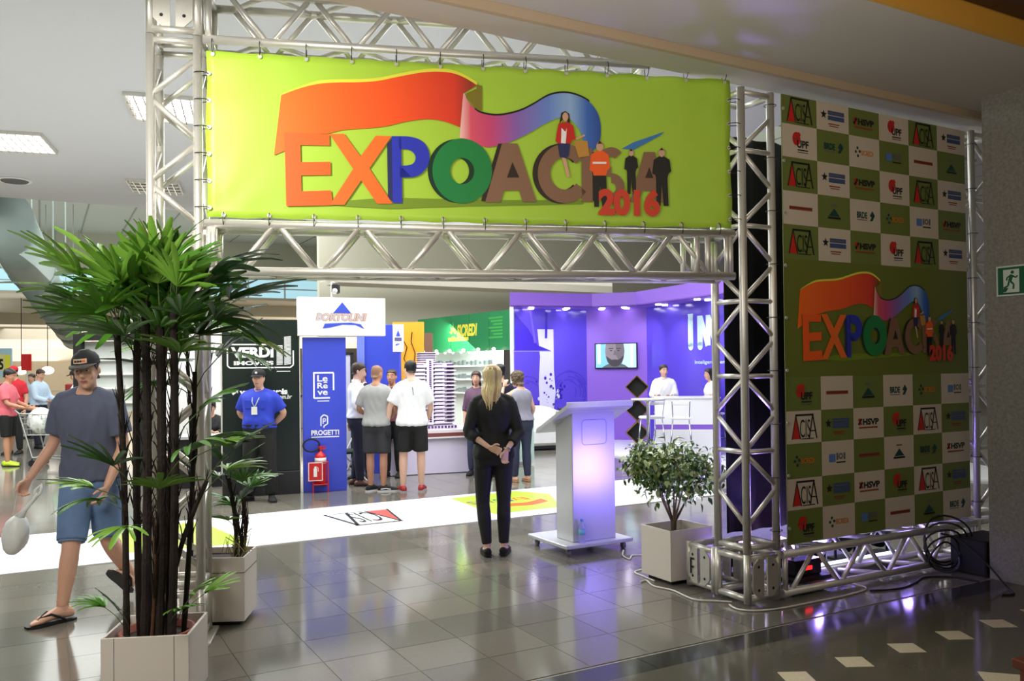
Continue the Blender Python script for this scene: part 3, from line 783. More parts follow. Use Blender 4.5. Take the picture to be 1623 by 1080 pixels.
b = MB(); b.line([(.22, .115), (.38, .115)], .035, -.0025); b.poly([(.37, .06), (.44, .115), (.37, .17)], -.0025); b.build('arrow', mat('sign_white', ()), t)
# ------------------------------------------------------------------ white runner on the floor
t = thing('floor_runner', 'long white runner laid across the grey tiled floor, with printed logos', 'carpet', WE(-4.2, 8.24), BE)
b = MB(); b.box((5.5, .91, .004), (13.0, 1.82, .008)); b.build('runner_sheet', mat('runner_vinyl', (238, 238, 240), .3, noise=.01), t)
def flat(pts, mb, z, mi=0):
    q = MB(); q.poly(pts, 0, mi); mb.add([(v[0], v[2], z + .0085) for v in q.v], q.f, mi)
b = MB(); y = .0
def W2(px, py): return (px, py)
flat([(4.75, .35), (5.97, .18), (5.80, 1.30), (5.70, 1.64), (4.75, 1.64)], b, .0005); b.build('green_print', mat('runner_lime', (178, 206, 62), .35, noise=0), t)
b = MB(); flat([(8.72, .30), (9.62, .30), (10.05, 1.25), (9.80, 1.72), (8.78, 1.62)], b, .0005); b.build('green_print', MATS['runner_lime'], t)
b = MB()
X = lambda x, z: (7.42 - x, .88 - z)
flat([X(-.36, -.40), X(-.12, -.40), X(-.24, .34)], b, .001, 0)
def fl(pts, w, mi):
    q = MB(); q.line([X(*p) for p in pts], w, 0, mi); b.add([(v[0], v[2], .0098 + .0001 * mi) for v in q.v], q.f, mi)
fl([(-.38, -.42), (-.24, .40), (-.10, -.42)], .025, 1); fl([(-.26, .40), (.28, .40)], .04, 1); fl([(-.08, -.41), (.28, -.41)], .02, 1); fl([(.12, -.42), (.25, .40), (.38, -.42)], .035, 1)
q = MB(); text(q, 'CIS', -.13, -.36, .17, .26, 0, 1, -.005); b.add([(7.42 - v[0], .88 - v[2], .0098) for v in q.v], q.f, 1)
b.build('logo_print', [mat('runner_red', (214, 96, 92), .35, noise=0), pblack], t)
b = MB()
flat(smooth_pts([(9.75, .98), (9.45, .82), (9.2, .86), (9.0, .74), (8.95, .56), (9.15, .66), (9.4, .6), (9.72, .74)], 3), b, .001, 0)
for ch, xx, mi in (('E', 9.62, 0), ('X', 9.50, 0), ('P', 9.38, 2), ('O', 9.26, 1), ('A', 9.14, 3), ('C', 9.04, 3), ('I', 8.96, 3), ('S', 8.90, 3)):
    q = MB(); text(q, ch, 0, 0, .10 if ch != 'I' else .03, .24, 0, mi, .03); b.add([(xx - v[0], 1.24 - v[2], .0098) for v in q.v], q.f, mi)
b.build('show_print', [p_or, p_grn, p_blue, p_brn], t)

# ------------------------------------------------------------------ stands behind the runner
blue_p = mat('blue_panel', (62, 78, 204), .35, noise=.02)
dgreen = mat('dark_green_panel', (8, 26, 22), .35, noise=.05)
ang = rad(22.0)
t = thing('exhibition_panel', 'dark green exhibition panel with white estate agency lettering behind the guard', 'panel', (-3.821, 11.131, 0), ang)
b = MB(); b.box((.5, .06, 1.335), (.985, .10, 2.05), bev=.006); b.build('panel_board', dgreen, t)
b = MB(); b.box((.5, .045, .155), (1.0, .15, .31), bev=.006); b.build('panel_base', mat('charcoal_base', (30, 31, 34), .5), t)
b = MB(); b.box((-.004, .06, 1.33), (.014, .12, 2.06)); b.box((1.004, .06, 1.33), (.014, .12, 2.06)); b.build('edge_profile', alu, t)
b = MB(); y = .008
b.line([(.07, 1.74), (.07, 1.99), (.10, 2.02), (.66, 2.02)], .018, y); b.line([(.07, 1.74), (.10, 1.71), (.88, 1.71), (.92, 1.745), (.92, 1.94)], .018, y)
text(b, 'VERDI', .115, 1.845, .66, 1.985, y, 0, .05); text(b, 'IMOVEIS', .15, 1.745, .66, 1.80, y, 0, .05)
b.line([(.42, 1.815), (.435, 1.83)], .012, y)
for k in range(15): b.line([(.70, 1.75 + k * .018), (.78, 1.755 + k * .018)], .011, y)
for k in range(22): b.line([(.80, 1.75 + k * .0175), (.89, 1.762 + k * .0175)], .011, y)
b.rect(.70, 1.652, .88, 1.664, y)
b.build('logo_print', pwhite, t); b = MB(); text(b, 'verdiimoveis', .22, 1.345, .84, 1.43, y, 0, .05); text(b, '.com.br', .68, 1.285, .90, 1.345, y, 0, .015, .25)
b.line([(.13, 1.36), (.19, 1.41)], .03, y); b.poly([(.155, 1.42), (.205, 1.42), (.2, 1.37)], y)
b.build('lettering', pwhite, t)
t = thing('exhibition_panel', 'royal blue exhibition panel with white logos beside the fire extinguisher', 'panel', (-2.86, 11.52, 0), rad(19))
b = MB(); b.box((.30, .05, 1.06), (.585, .08, 2.12), bev=.005); b.build('panel_board', blue_p, t)
b = MB(); y = .007
b.line([(.155, 1.64), (.155, 1.285), (.37, 1.285)], .022, y); b.line([(.155, 1.63), (.42, 1.63), (.42, 1.39)], .022, y)
text(b, 'Le', .20, 1.51, .34, 1.60, y, 0, .02); text(b, 'Reve', .20, 1.42, .36, 1.49, y, 0, .02) if False else None
text(b, 'Re', .20, 1.415, .34, 1.495, y, 0, .02); text(b, 've', .20, 1.325, .34, 1.385, y, 0, .02); b.line([(.285, 1.498), (.335, 1.498)], .012, y)
b.rect(.20, 1.237, .36, 1.248, y)
b.build('logo_print', pwhite, t); b = MB(); b.line([(.245, .90), (.245, 1.02), (.285, 1.055), (.335, 1.03), (.335, .93), (.285, .90), (.285, .875)], .016, y); b.line([(.275, .93), (.275, 1.0), (.305, 1.0), (.305, .965), (.275, .965)], .012, y)
b.build('icon_print', pwhite, t); b = MB(); text(b, 'PROGETTI', .115, .775, .49, .845, y, 0, .03); b.line([(.115, .75), (.49, .75)], .014, y)
b.build('lettering', pwhite, t)
t = thing('header_sign', 'white header sign with blue triangle logo above the blue panel', 'sign', (-2.895, 11.44, 2.135), rad(20.5))
b = MB(); b.box((.6, .08, .265), (1.2, .16, .53), bev=.005); b.build('sign_box', white, t)
b = MB(); y = -.002
b.poly([(.60, .465), (.47, .31), (.725, .31)], y, 0); b.poly([(.36, .17), (.72, .185), (.85, .165), (.905, .095), (.78, .15), (.6, .155), (.45, .118), (.33, .10)], y, 0)
text(b, 'BORTOLINI', .235, .205, .94, .315, y - .001, 1, .07, .22); text(b, 'BORTOLINI', .245, .212, .93, .308, y - .002, 2, .02, .22)
b.build('logo_print', [mat('logo_blue', (62, 84, 206), .4, noise=0), mat('logo_tan', (196, 140, 70), .4, noise=0), mat('logo_lilac', (198, 190, 206), .4, noise=0)], t)
t = thing('security_camera', 'small black and white camera perched on top of the white header sign', 'camera', (-2.43, 11.70, 2.665))
b = MB(); b.box((0, 0, .13), (.10, .12, .14), bev=.02); b.build('housing', black, t)
b = MB(); b.tube([(-.06, 0, 0), (-.06, 0, .22), (-.02, 0, .22)], .012); b.tube([(0, -.06, .10), (0, -.10, .07)], .035); b.build('bracket', white, t)
# wall behind: blue panels, poster, side banner, orange panel
t = thing('exhibition_panel', 'tall blue partition behind the men looking at the model', 'panel', (-2.5, 13.65, 0), rad(-14))
b = MB(); b.box((.36, .05, 1.19), (.72, .1, 2.38), bev=.005); b.build('panel_board', blue_p, t)
b = MB(); b.box((.07, -.012, 1.19), (.13, .02, 2.38)); b.build('end_strip', mat('light_blue_panel', (118, 134, 220), .35), t)
t = thing('poster_panel', 'pale poster panel in a black frame with a red haired figure, behind the blue panel', 'poster', (-3.2, 13.4, 0), rad(4))
b = MB(); b.box((.32, .02, .95), (.62, .03, 1.9)); b.build('board', mat('pale_poster', (206, 206, 224), .35, noise=.02), t)
b = MB(); b.box((.655, .02, .965), (.05, .06, 1.93)); b.box((.32, .02, 1.925), (.72, .06, .04)); b.box((.32, .02, .12), (.72, .06, .06)); b.build('frame', black, t)
b = MB(); b.line([(.0, 1.80), (.50, 1.80), (.50, .5)], .03, -.001); b.build('teal_line_print', mat('print_pale_teal', (112, 190, 206), .4, noise=0), t)
b = MB(); b.poly(smooth_pts([(.0, 1.5), (.10, 1.48), (.19, 1.3), (.24, 1.0), (.30, .82), (.26, .72), (.0, .7)], 4), -.002); b.build('hair_print', mat('print_wine', (112, 62, 84), .4, noise=.2), t)
b = MB(); b.poly(smooth_pts([(.06, .98), (.2, .96), (.26, .86), (.18, .78), (.06, .8)], 4), -.003); b.build('scarf_print', mat('print_dusty_red', (170, 70, 84), .4, noise=.3, scale=40), t)
t = thing('hanging_flag', 'small white flag sign with blue triangle logo beside the blue partition', 'sign', (-1.86, 13.2, 1.94), rad(0))
b = MB(); b.box((.085, .015, .215), (.17, .02, .43)); b.build('flag_board', white, t)
b = MB(); b.poly([(.085, .34), (.05, .24), (.12, .24)], -.001, 0); b.poly([(.05, .12), (.13, .13), (.04, .09)], -.001, 0); b.rect(.03, .17, .14, .22, -.0015, 1); b.build('logo_print', [mat('logo_blue', ()), mat('logo_slate', (96, 96, 140), .4, noise=0)], t)
b = MB(); b.tube([(.03, .015, .38), (.05, .33, .38)], .01); b.build('bracket', alu, t)
orange_m = mat('amber_panel', (240, 168, 40), .4, noise=.04)
t = thing('exhibition_panel', 'amber panel with a black curly mark left of the green fascia', 'panel', (-2.12, 15.0, 0), rad(0))
b = MB(); b.box((.28, .04, 1.25), (.56, .06, 2.5)); b.build('panel_board', orange_m, t)
b = MB(); b.tube([(.18, .0, 2.2), (.26, 0, 2.05), (.20, 0, 1.85), (.28, 0, 1.70), (.38, 0, 1.74), (.40, 0, 1.95), (.33, 0, 2.15), (.35, 0, 2.32)], .018, 6, flat=.4); b.build('curly_mark', black, t)
b = MB(); b.rect(.02, 1.42, .54, 1.64, .006, 0); b.build('lower_field', mat('amber_print', (218, 158, 44), .4, noise=.15, scale=30), t)
text_mb = MB(); text(text_mb, 'CERTEL', .06, 1.5, .5, 1.6, .005, 0, .02) if False else None
b = MB(); b.box((.64, .05, 1.15), (.14, .1, 2.3)); b.build('brown_post', mat('brown_post', (122, 84, 66), .5), t)
# green stand
GA = Vector((-2.07, 18.6, 0)); GB = Vector((-.03, 15.6, 0)); ga = math.atan2(GB.y - GA.y, GB.x - GA.x); GL = (GB - GA).length
t = thing('stand_fascia', 'long green fascia with yellow lettering and a leaf mark above the white stand', 'fascia', GA, ga)
t.location.z = 2.0
gm = mat('green_fascia', (40, 130, 78), .35, noise=.03)
for k in range(5):
    b = MB(); b.box((GL * (k + .5) / 5, .05, .37), (GL / 5 - .012, .1, .74)); b.build('fascia_panel', gm, t)
b = MB(); b.box((GL / 2, .06, .37), (GL, .06, .73)); b.build('joint_strip', mat('joint_green', (150, 196, 166), .4), t)
b = MB(); y = -.002
text(b, 'SICREDI', 1.70, .30, 2.48, .55, y, 0, .05, .15); b.rect(1.35, .22, 2.15, .29, y, 0)
for a, l in ((90, .2), (55, .16), (125, .16), (20, .14), (160, .14), (-60, .13), (-120, .13)):
    cx, cz = 1.55, .36; dx, dz = cos(rad(a)), sin(rad(a))
    b.poly([(cx + .03 * dx, cz + .03 * dz), (cx + l * .6 * dx - .04 * dz, cz + l * .6 * dz + .04 * dx), (cx + l * 1.3 * dx, cz + l * 1.3 * dz), (cx + l * .6 * dx + .04 * dz, cz + l * .6 * dz - .04 * dx)], y, 1)
for k in range(7): b.rect(2.9 + .08 * (k % 3), .60 - k * .062, 3.38, .635 - k * .062, y, 2)
b.build('lettering', [p_yel, mat('print_light_green', (120, 196, 70), .4, noise=0), mat('print_mid_green', (66, 168, 78), .4, noise=0)], t)
b = MB()
for k in range(6): b.ell((.5 + k * .55, -.12, .02), (.035, .035, .035), 8, 5)
b.build('spot_bulb', emat('spot_bulb', (255, 250, 240), 6), t)
b = MB(); b.box((GL * .5, .5, .5), (GL * .1, .1, .1)); 
for k in (0, 1): pass
wl = thing('stand_wall', 'bright white back wall and shelves of the green stand', 'wall panel', GA + Vector((.2, .6, 0)), ga)
GW = 2.9
b = MB(); b.box((GW / 2, .05, 1.1), (GW, .08, 2.2)); b.build('wall_board', mat('bright_white', (240, 246, 242), .4, noise=.01), wl)
for k in range(3):
    b = MB(); b.box((GW / 2, -.1, 1.15 + .28 * k), (GW * .9, .2, .03)); b.build('shelf', whiteg, wl)
    b = MB()
    for q in range(15): b.box((.35 + q * .17, -.12, 1.21 + .28 * k), (.08, .06, .06 + .03 * (q * 7 % 3)))
    b.build('shelf_goods', mat('silver_goods', (150, 158, 158), .3, .4, noise=.3, scale=20), wl)['kind'] = 'stuff'
b = MB()
for q in range(8): b.ell((.4 + q * .33, -.2, 2.0), (.03, .03, .03), 8, 5)
b.build('spot_bulb', emat('spot_bulb', ()), wl)
pp = MB(); pp.tube([(0, 0, 0), (0, 0, 2.78)], .035, 10); o = pp.build('fascia_post', white, None, True, (-.0, 15.5, 0)); tag(o, 'slim white post between the green fascia and the purple stand', 'post')
t = thing('glass_counter', 'pale green glass counter standing in front of the green stand', 'counter', (-.35, 15.0, 0), ga)
b = MB(); b.box((.3, .2, .5), (.7, .45, .9)); b.build('glass_body', mat('pale_glass', (196, 226, 212), .08, noise=.02), t)
b = MB(); b.box((.3, .2, .97), (.78, .5, .04)); b.build('counter_top', whiteg, t)

# building model on its plinth
pl = Vector((-1.93, 13.15, 0)); pa = rad(20)
t = thing('display_plinth', 'white display plinth with a brown band under the building model', 'plinth', pl, pa)
lil = mat('lilac_white', (226, 220, 240), .35, noise=.01)
b = MB(); b.box((.76, .4, .285), (1.5, .8, .55)); b.build('plinth_body', lil, t)
b = MB(); b.box((.76, .4, .605), (1.56, .86, .085)); b.build('brown_band', mat('plinth_brown', (120, 66, 62), .4), t)
b = MB(); b.box((.76, .4, .575), (1.6, .9, .022)); b.box((.76, .4, .67), (1.52, .82, .05)); b.build('white_slab', white, t)
b = MB(); y = .008
b.rect(.70, .32, 1.02, .34, y); b.rect(.78, .235, 1.05, .255, y); b.rect(.70, .16, .86, .18, y); b.line([(.55, .46), (.66, .46), (.66, .32)], .008, y)
b.line([(1.42, .14), (1.42, .46)], .03, y, 1); b.build('lettering', [mat('print_lilac_grey', (120, 118, 150), .4, noise=0), mat('print_pale_teal', ())], t)
mo = thing('building_model', 'lit architectural model of a white apartment tower on the plinth', 'model', pl + Vector((cos(pa) * .76 - sin(pa) * .4, sin(pa) * .76 + cos(pa) * .4, .697)), pa)
mw = mat('model_white', (240, 232, 246), .4, noise=.01); mwin = mat('model_window', (92, 64, 112), .25, noise=.1); mdk = mat('model_dark', (92, 78, 98), .5)
b = MB(); b.box((0, 0, .03), (.82, .56, .06)); b.build('podium_base', mw, mo)
b = MB()
for k in range(14): b.box((-.36 + k * .055, -.285, .035), (.034, .012, .04))
b.build('podium_windows', mwin, mo)['kind'] = 'stuff'
b = MB(); b.box((0, .02, .56), (.66, .42, 1.0)); b.build('tower_core', mw, mo)
fl_me = MB().box((0, -.02, 0), (.74, .52, .016)).mesh('floor_slab', mw)
WNS = []
for x0, x1 in ((-.31, -.14), (.02, .17), (.24, .36)): WNS.append(MB().box(((x0 + x1) / 2, -.195, 0), (x1 - x0, .02, .024)).mesh('window_strip', mwin))
WNS.append(MB().box((.335, 0, 0), (.012, .3, .024)).mesh('window_strip', mwin))
RLS = [MB().box((-.24, -.275, .02), (.2, .008, .02)).mesh('balcony_rail', mw), MB().box((.10, -.275, .02), (.16, .008, .02)).mesh('balcony_rail', mw)]
for k in range(16):
    z = .10 + k * .06
    put('floor_slab', fl_me, mo, (0, 0, z))
    for q in WNS: put('window_strip', q, mo, (0, 0, z + .032))
    for q in RLS: put('balcony_rail', q, mo, (0, 0, z))
b = MB(); b.box((-.06, -.27, .60), (.10, .06, 1.04)); b.build('stair_tower', mw, mo)
b = MB()
for k in range(30): b.box((-.06, -.302, .13 + k * .033), (.035, .008, .02))
b.build('stair_windows', mwin, mo)['kind'] = 'stuff'
b = MB(); b.box((-.05, .0, 1.15), (.24, .26, .16)); b.build('roof_house', mdk, mo)
b = MB()
for k in range(5): b.box((-.05, 0, 1.09 + k * .035), (.26, .28, .01))
b.build('roof_fins', mw, mo)
# fire extinguisher in its red stand
ex = Vector((-2.70, 11.42, 0)); ea = rad(19)
red = mat('fire_red', (206, 30, 28), .3, noise=.03)
t = thing('fire_extinguisher_stand', 'red tubular floor stand with a white extinguisher pictogram plate', 'stand', ex, ea)
b = MB()
for x in (-.0, .20):
    for yy in (0, .18): b.tube([(x, yy, 0), (x, yy, .42)], .009, 6)
for z in (.12, .42):
    b.tube([(0, 0, z), (.2, 0, z), (.2, .18, z), (0, .18, z), (0, 0, z)], .009, 6)
b.box((.1, .09, .115), (.2, .18, .012)); b.build('tube_frame', red, t)
b = MB(); b.box((.03, -.02, .30), (.20, .008, .26)); b.build('sign_plate', red, t)
b = MB(); y = -.026
b.line([(-.06, .18), (.12, .18), (.12, .42), (-.06, .42), (-.06, .18)], .01, y); b.rect(.005, .23, .05, .345, y); b.rect(.015, .345, .04, .37, y); b.line([(.04, .365), (.065, .35), (.065, .30)], .007, y); b.build('pictogram', pwhite, t)
t = thing('fire_extinguisher', 'red fire extinguisher with a black hose in the red stand', 'extinguisher', ex + Vector((cos(ea) * .11 - sin(ea) * .10, sin(ea) * .11 + cos(ea) * .10, .125)), ea)
MB().lathe([(.0, 0), (.07, 0), (.078, .02), (.078, .34), (.065, .39), (.03, .42), (.02, .44), (0, .44)], 20).build('cylinder', red, t, True)
MB().lathe([(.0795, .27), (.0795, .35)], 20).build('label_band', mat('label_white', (226, 226, 222), .4), t, True)
b = MB(); b.box((.02, 0, .47), (.10, .02, .02)); b.box((.02, 0, .50), (.11, .02, .012), rz=0); b.tube([(0, 0, .44), (0, 0, .5)], .018); b.build('valve', red, t)
b = MB(); b.tube([(-.02, 0, .47)] + [(-.12 + .11 * cos(a), 0, .52 + .085 * sin(a)) for a in [2 * pi * k / 20 for k in range(1, 20)]] + [(-.02, -.02, .44)], .011, 6); b.build('hose', black, t, True)
# dark folding chair beside the poster
t = thing('folding_chair', 'dark folding chair with white legs beside the pale poster', 'chair', (-2.42, 12.55, 0), rad(-60))
b = MB(); b.box((0, 0, .46), (.4, .4, .05), bev=.02); b.build('seat', mat('dark_seat', (24, 44, 42), .6), t)
b = MB(); b.box((0, .19, .68), (.38, .04, .34), bev=.015); b.build('backrest', mat('dark_seat', ()), t)
for x in (-.18, .18):
    b = MB(); b.tube([(x, -.2, 0), (x, .2, .84)], .013, 8); b.build('leg', white, t); b = MB(); b.tube([(x, .22, 0), (x, -.16, .44)], .013, 8); b.build('leg', white, t)

# ------------------------------------------------------------------ purple stand
pur = mat('purple_wall', (140, 96, 208), .45, noise=.015)
pur_g = mat('purple_gloss', (98, 78, 208), .14, noise=.02, scale=1.5)
pfl = MB()
slab(pfl, [(-.1, 18.25), (.62, 18.1), (.82, 17.6), (2.85, 14.0), (3.2, 13.4), (7.5, 11.5), (7.5, 17.5), (4.5, 20.5), (0, 20.5)], .0, .03)
o = pfl.build('stand_platform', mat('platform_white', (236, 236, 238), .3, noise=.02), None); tag(o, 'low white platform floor of the purple stand', 'platform')
pts = [Vector((0.0, 18.3, 0)), Vector((1.69, 19.1, 0)), Vector((2.97, 18.6, 0)), Vector((4.35, 15.5, 0)), Vector((5.2, 13.4, 0))]
t = thing('stand_wall', 'purple back wall of the stand with glossy splash panels', 'wall panel', (0, 0, .03))
for k, m in enumerate((pur_g, pur, pur_g, pur_g)):
    a, c = pts[k], pts[k + 1]; n_ = Vector((-(c - a).y, (c - a).x, 0)).normalized() * .08
    b = MB(); slab(b, [a, c, c + n_, a + n_], 0, 2.92); b.build('wall_board', m, t)
# fascia: runs in front of the walls
fp = [Vector((-.02, 17.75, 0)), Vector((1.75, 18.35, 0)), Vector((2.65, 18.0, 0)), Vector((3.75, 15.4, 0)), Vector((4.6, 13.2, 0))]
ft = thing('stand_fascia', 'lilac fascia band with recessed spots over the purple stand', 'fascia', (0, 0, 2.93))
lilf = mat('lilac_fascia', (152, 108, 224), .45, noise=.01)
for k in range(4):
    a, c = fp[k], fp[k + 1]; b = MB(); slab(b, [a, c, pts[k + 1] + Vector((.05, .1, 0)), pts[k] + Vector((.05, .1, 0))], .02, .05); b.build('soffit', lilf, ft)
    n_ = Vector((-(c - a).y, (c - a).x, 0)).normalized() * .05
    b = MB(); slab(b, [a, c, c + n_, a + n_], .02, .32); b.build('fascia_board', lilf, ft)
spot_e = emat('recessed_spot', (255, 250, 255), 14)
for k in range(4):
    a, c, e_, g = fp[k], fp[k + 1], pts[k], pts[k + 1]
    for s, v in ((.25, .3), (.25, .75), (.7, .3), (.7, .75)):
        p = (a.lerp(c, s)).lerp(e_.lerp(g, s), v)
        b = MB(); b.lathe([(0, .0), (.06, .0), (.06, .022), (0, .022)], 14, (p.x, p.y, -.004)); b.build('recessed_spot', spot_e, ft)
def wallframe(a, c): return math.atan2(c.y - a.y, c.x - a.x)
def facing(a, c, off): return a + Vector(((c - a).y, -(c - a).x, 0)).normalized() * off
# splash print on the left panel
q = thing('splash_mural', 'white paint splash letter printed on the glossy purple panel', 'mural', facing(pts[0], pts[1], .004), wallframe(pts[0], pts[1]))
b = MB(); random.seed(3)
b.poly([(.62, 2.5), (1.02, 2.5), (1.02, 1.6), (1.06, 1.1), (1.0, .7), (.92, .3), (.8, .12), (.72, .35), (.66, .8), (.64, 1.3), (.68, 1.9)], -.002, 0)
for k in range(60):
    x, z = random.gauss(.95, .16), random.gauss(1.05, .25); r = abs(random.gauss(.02, .012)) + .004
    b.disc(x, z, r, r * 1.2, -.004, random.choice((0, 1, 1)), 7)
b.build('splash_print', [mat('splash_white', (226, 224, 240), .2, noise=.06, scale=6), mat('splash_violet', (64, 44, 170), .2, noise=.1)], q)
b = MB()
for k in range(26):
    a0 = random.uniform(0, 360); cx, cz = random.choice(((.35, 1.0), (1.4, 1.1))); R = random.uniform(.15, .5)
    b.ring(cx, cz, R, R - .03, -.001, 0, 8, a0, a0 + random.uniform(40, 90))
b.build('feather_print', mat('feather_violet', (86, 68, 200), .15, noise=.1), q)
b = MB(); b.line([(.02, 2.02), (.95, 2.02)], .02, -.004); b.poly([(.02, 2.9), (.4, 2.5), (.62, 2.15), (.95, 2.03), (.02, 2.03)], -.003, 1); b.line([(.45, 2.9), (.56, 2.2)], .05, -.005, 2); b.line([(.85, 2.9), (.83, 2.3)], .06, -.005, 1); b.build('ray_print', [mat('ray_grey', (150, 140, 200), .2, noise=0), mat('ray_violet', (70, 50, 190), .15, noise=0), mat('ray_light', (120, 100, 220), .2, noise=0)], q)
# television
q = thing('television', 'wall mounted flat television showing a bearded face on the purple wall', 'television', facing(pts[1], pts[2], .02), wallframe(pts[1], pts[2]))
L2 = (pts[2] - pts[1]).length; x0 = .22
b = MB(); b.box((x0 + .47, -.03, 1.90), (.97, .05, .57), bev=.008); b.build('housing', blackg, q)
def screen(nm, rgb, s=.5): return emat(nm, rgb, s)
b = MB(); y = -.057
b.rect(x0 + .012, 1.64, x0 + .93, 2.165, y, 0); b.rect(x0 + .62, 1.64, x0 + .93, 2.165, y - .0005, 1); b.rect(x0 + .05, 1.72, x0 + .12, 2.165, y - .0005, 2); b.rect(x0 + .8, 1.64, x0 + .86, 2.165, y - .001, 2)
b.build('screen', [screen('screen_blue', (120, 186, 216)), screen('screen_pale', (176, 220, 234)), screen('screen_light', (214, 240, 246))], q)
b = MB(); y = -.0585; cx = x0 + .45
b.poly([(cx - .30, 1.64), (cx - .2, 1.70), (cx - .12, 1.73), (cx + .12, 1.73), (cx + .22, 1.70), (cx + .3, 1.64)], y, 2)
b.poly(smooth_pts([(cx - .2, 2.165), (cx - .22, 2.0), (cx - .19, 1.82), (cx - .1, 1.70), (cx, 1.665), (cx + .1, 1.70), (cx + .19, 1.82), (cx + .22, 2.0), (cx + .2, 2.165)], 4), y - .0005, 0)
b.poly(smooth_pts([(cx - .2, 1.90), (cx - .17, 1.77), (cx - .08, 1.68), (cx, 1.66), (cx + .08, 1.68), (cx + .17, 1.77), (cx + .2, 1.90), (cx + .12, 1.84), (cx + .07, 1.815), (cx, 1.82), (cx - .07, 1.815), (cx - .12, 1.84)], 3), y - .001, 1)
b.poly([(cx + .02, 2.165), (cx + .03, 1.9), (cx + .1, 1.78), (cx + .19, 1.86), (cx + .22, 2.0), (cx + .2, 2.165)], y - .0008, 3)
for sx in (-.085, .085):
    b.disc(cx + sx, 2.02, .028, .014, y - .0015, 1, 10); b.rect(cx + sx - .05, 2.055, cx + sx + .05, 2.075, y - .0015, 1)
b.poly([(cx - .015, 2.02), (cx - .035, 1.915), (cx + .035, 1.915), (cx + .015, 2.02)], y - .0012, 3); b.rect(cx - .06, 1.80, cx + .06, 1.812, y - .0015, 1)
b.build('screen_face', [screen('face_light', (128, 116, 122)), screen('face_dark', (54, 48, 56)), screen('face_shirt', (82, 88, 92)), screen('face_mid', (100, 90, 98))], q)
# big white letters on the right wall
q = thing('wall_lettering', 'big white rounded letters on the right purple wall', 'lettering', facing(pts[2], pts[3], .005), wallframe(pts[2], pts[3]))
b = MB(); lw = .17
b.line([(1.620, 2.044), (1.620, 2.620)], lw, -.003); b.disc(1.620, 2.060, .085, .085, -.003); b.poly([(1.527, 2.716), (1.713, 2.716), (1.694, 2.572), (1.546, 2.620)], -.003)
b.line([(1.930, 2.060), (1.930, 2.660)], lw, -.003); b.line([(1.961, 2.620), (2.178, 2.060)], .14, -.004); b.line([(2.197, 2.060), (2.197, 2.660)], .14, -.005); b.line([(2.209, 2.620), (2.426, 2.060)], .14, -.004); b.line([(2.457, 2.020), (2.457, 2.660)], lw, -.003)
b.disc(1.930, 2.060, .085, .085, -.003)
text(b, 'Inteligencia em', 1.75, 1.68, 2.75, 1.77, -.003, 0, .01)
b.build('letter_faces', mat('letter_mint', (206, 236, 238), .3, noise=.02), q)
# white armchair
t = thing('armchair', 'white leather tub armchair at the foot of the splash panel', 'armchair', (.62, 17.3, .03), rad(200))
wl_ = mat('white_leather', (240, 240, 240), .4, noise=.02)
b = MB(); b.box((0, 0, .24), (.8, .75, .36), bev=.06); b.build('seat_base', wl_, t); b = MB(); b.box((0, .05, .45), (.56, .55, .12), bev=.05); b.build('cushion', wl_, t)
b = MB(); R = []
for k in range(25):
    a = pi + pi * k / 24
    pr = []
    for (r, z) in ((.44, .05), (.44, .62 + .16 * sin(pi * k / 24)), (.40, .68 + .16 * sin(pi * k / 24)), (.33, .64 + .16 * sin(pi * k / 24)), (.33, .05)): pr.append((r * cos(a), -.02 + r * sin(a) * .95, z))
    R.append(pr)
b.rings(R, cap=True); b.build('backrest', wl_, t, True)
b = MB(); b.box((0, 0, .03), (.7, .66, .06)); b.build('plinth', black, t)
# diamond shelves
t = thing('diamond_shelf', 'stack of three dark cube shelves standing on their corners', 'shelf', (2.52, 17.1, .03), rad(-8))
wood = mat('shelf_wood', (120, 86, 56), .5, noise=.15, scale=20)
for k in range(3):
    sh = put('cube_shelf', None, t, (0, 0, .30 + .46 * k)); sh.empty_display_size = .1
    b = MB(); s = .325
    R = lambda p: (p[0] * cos(pi / 4) - p[1] * sin(pi / 4), p[0] * sin(pi / 4) + p[1] * cos(pi / 4))
    for (cx, cz, sx, sz) in ((0, -s / 2, s, .02), (0, s / 2, s, .02), (-s / 2, 0, .02, s), (s / 2, 0, .02, s)):
        c4 = [R((cx + a * sx / 2, cz + e * sz / 2)) for a, e in ((-1, -1), (1, -1), (1, 1), (-1, 1))]
        b.poly(c4, -.16, 0, .32)
    b.build('shelf_frame', wood, sh)
    b = MB(); b.poly([R((-s / 2, -s / 2)), R((s / 2, -s / 2)), R((s / 2, s / 2)), R((-s / 2, s / 2))], .0); b.build('shelf_back', black, sh)
# service counter
dk = Vector((2.62, 15.55, .03)); da = rad(-8)
t = thing('service_counter', 'white service counter with a purple stripe where the stand staff sit', 'counter', dk, da)
b = MB(); b.box((.58, .3, .235), (1.16, .55, .47)); b.box((.58, .3, .80), (1.16, .55, .48)); b.build('counter_body', whiteg, t)
b = MB(); b.box((.58, .3, .515), (1.15, .54, .09)); b.build('purple_stripe', pur, t)
b = MB(); b.box((.58, .3, 1.05), (1.2, .6, .025)); b.build('counter_top', whiteg, t)
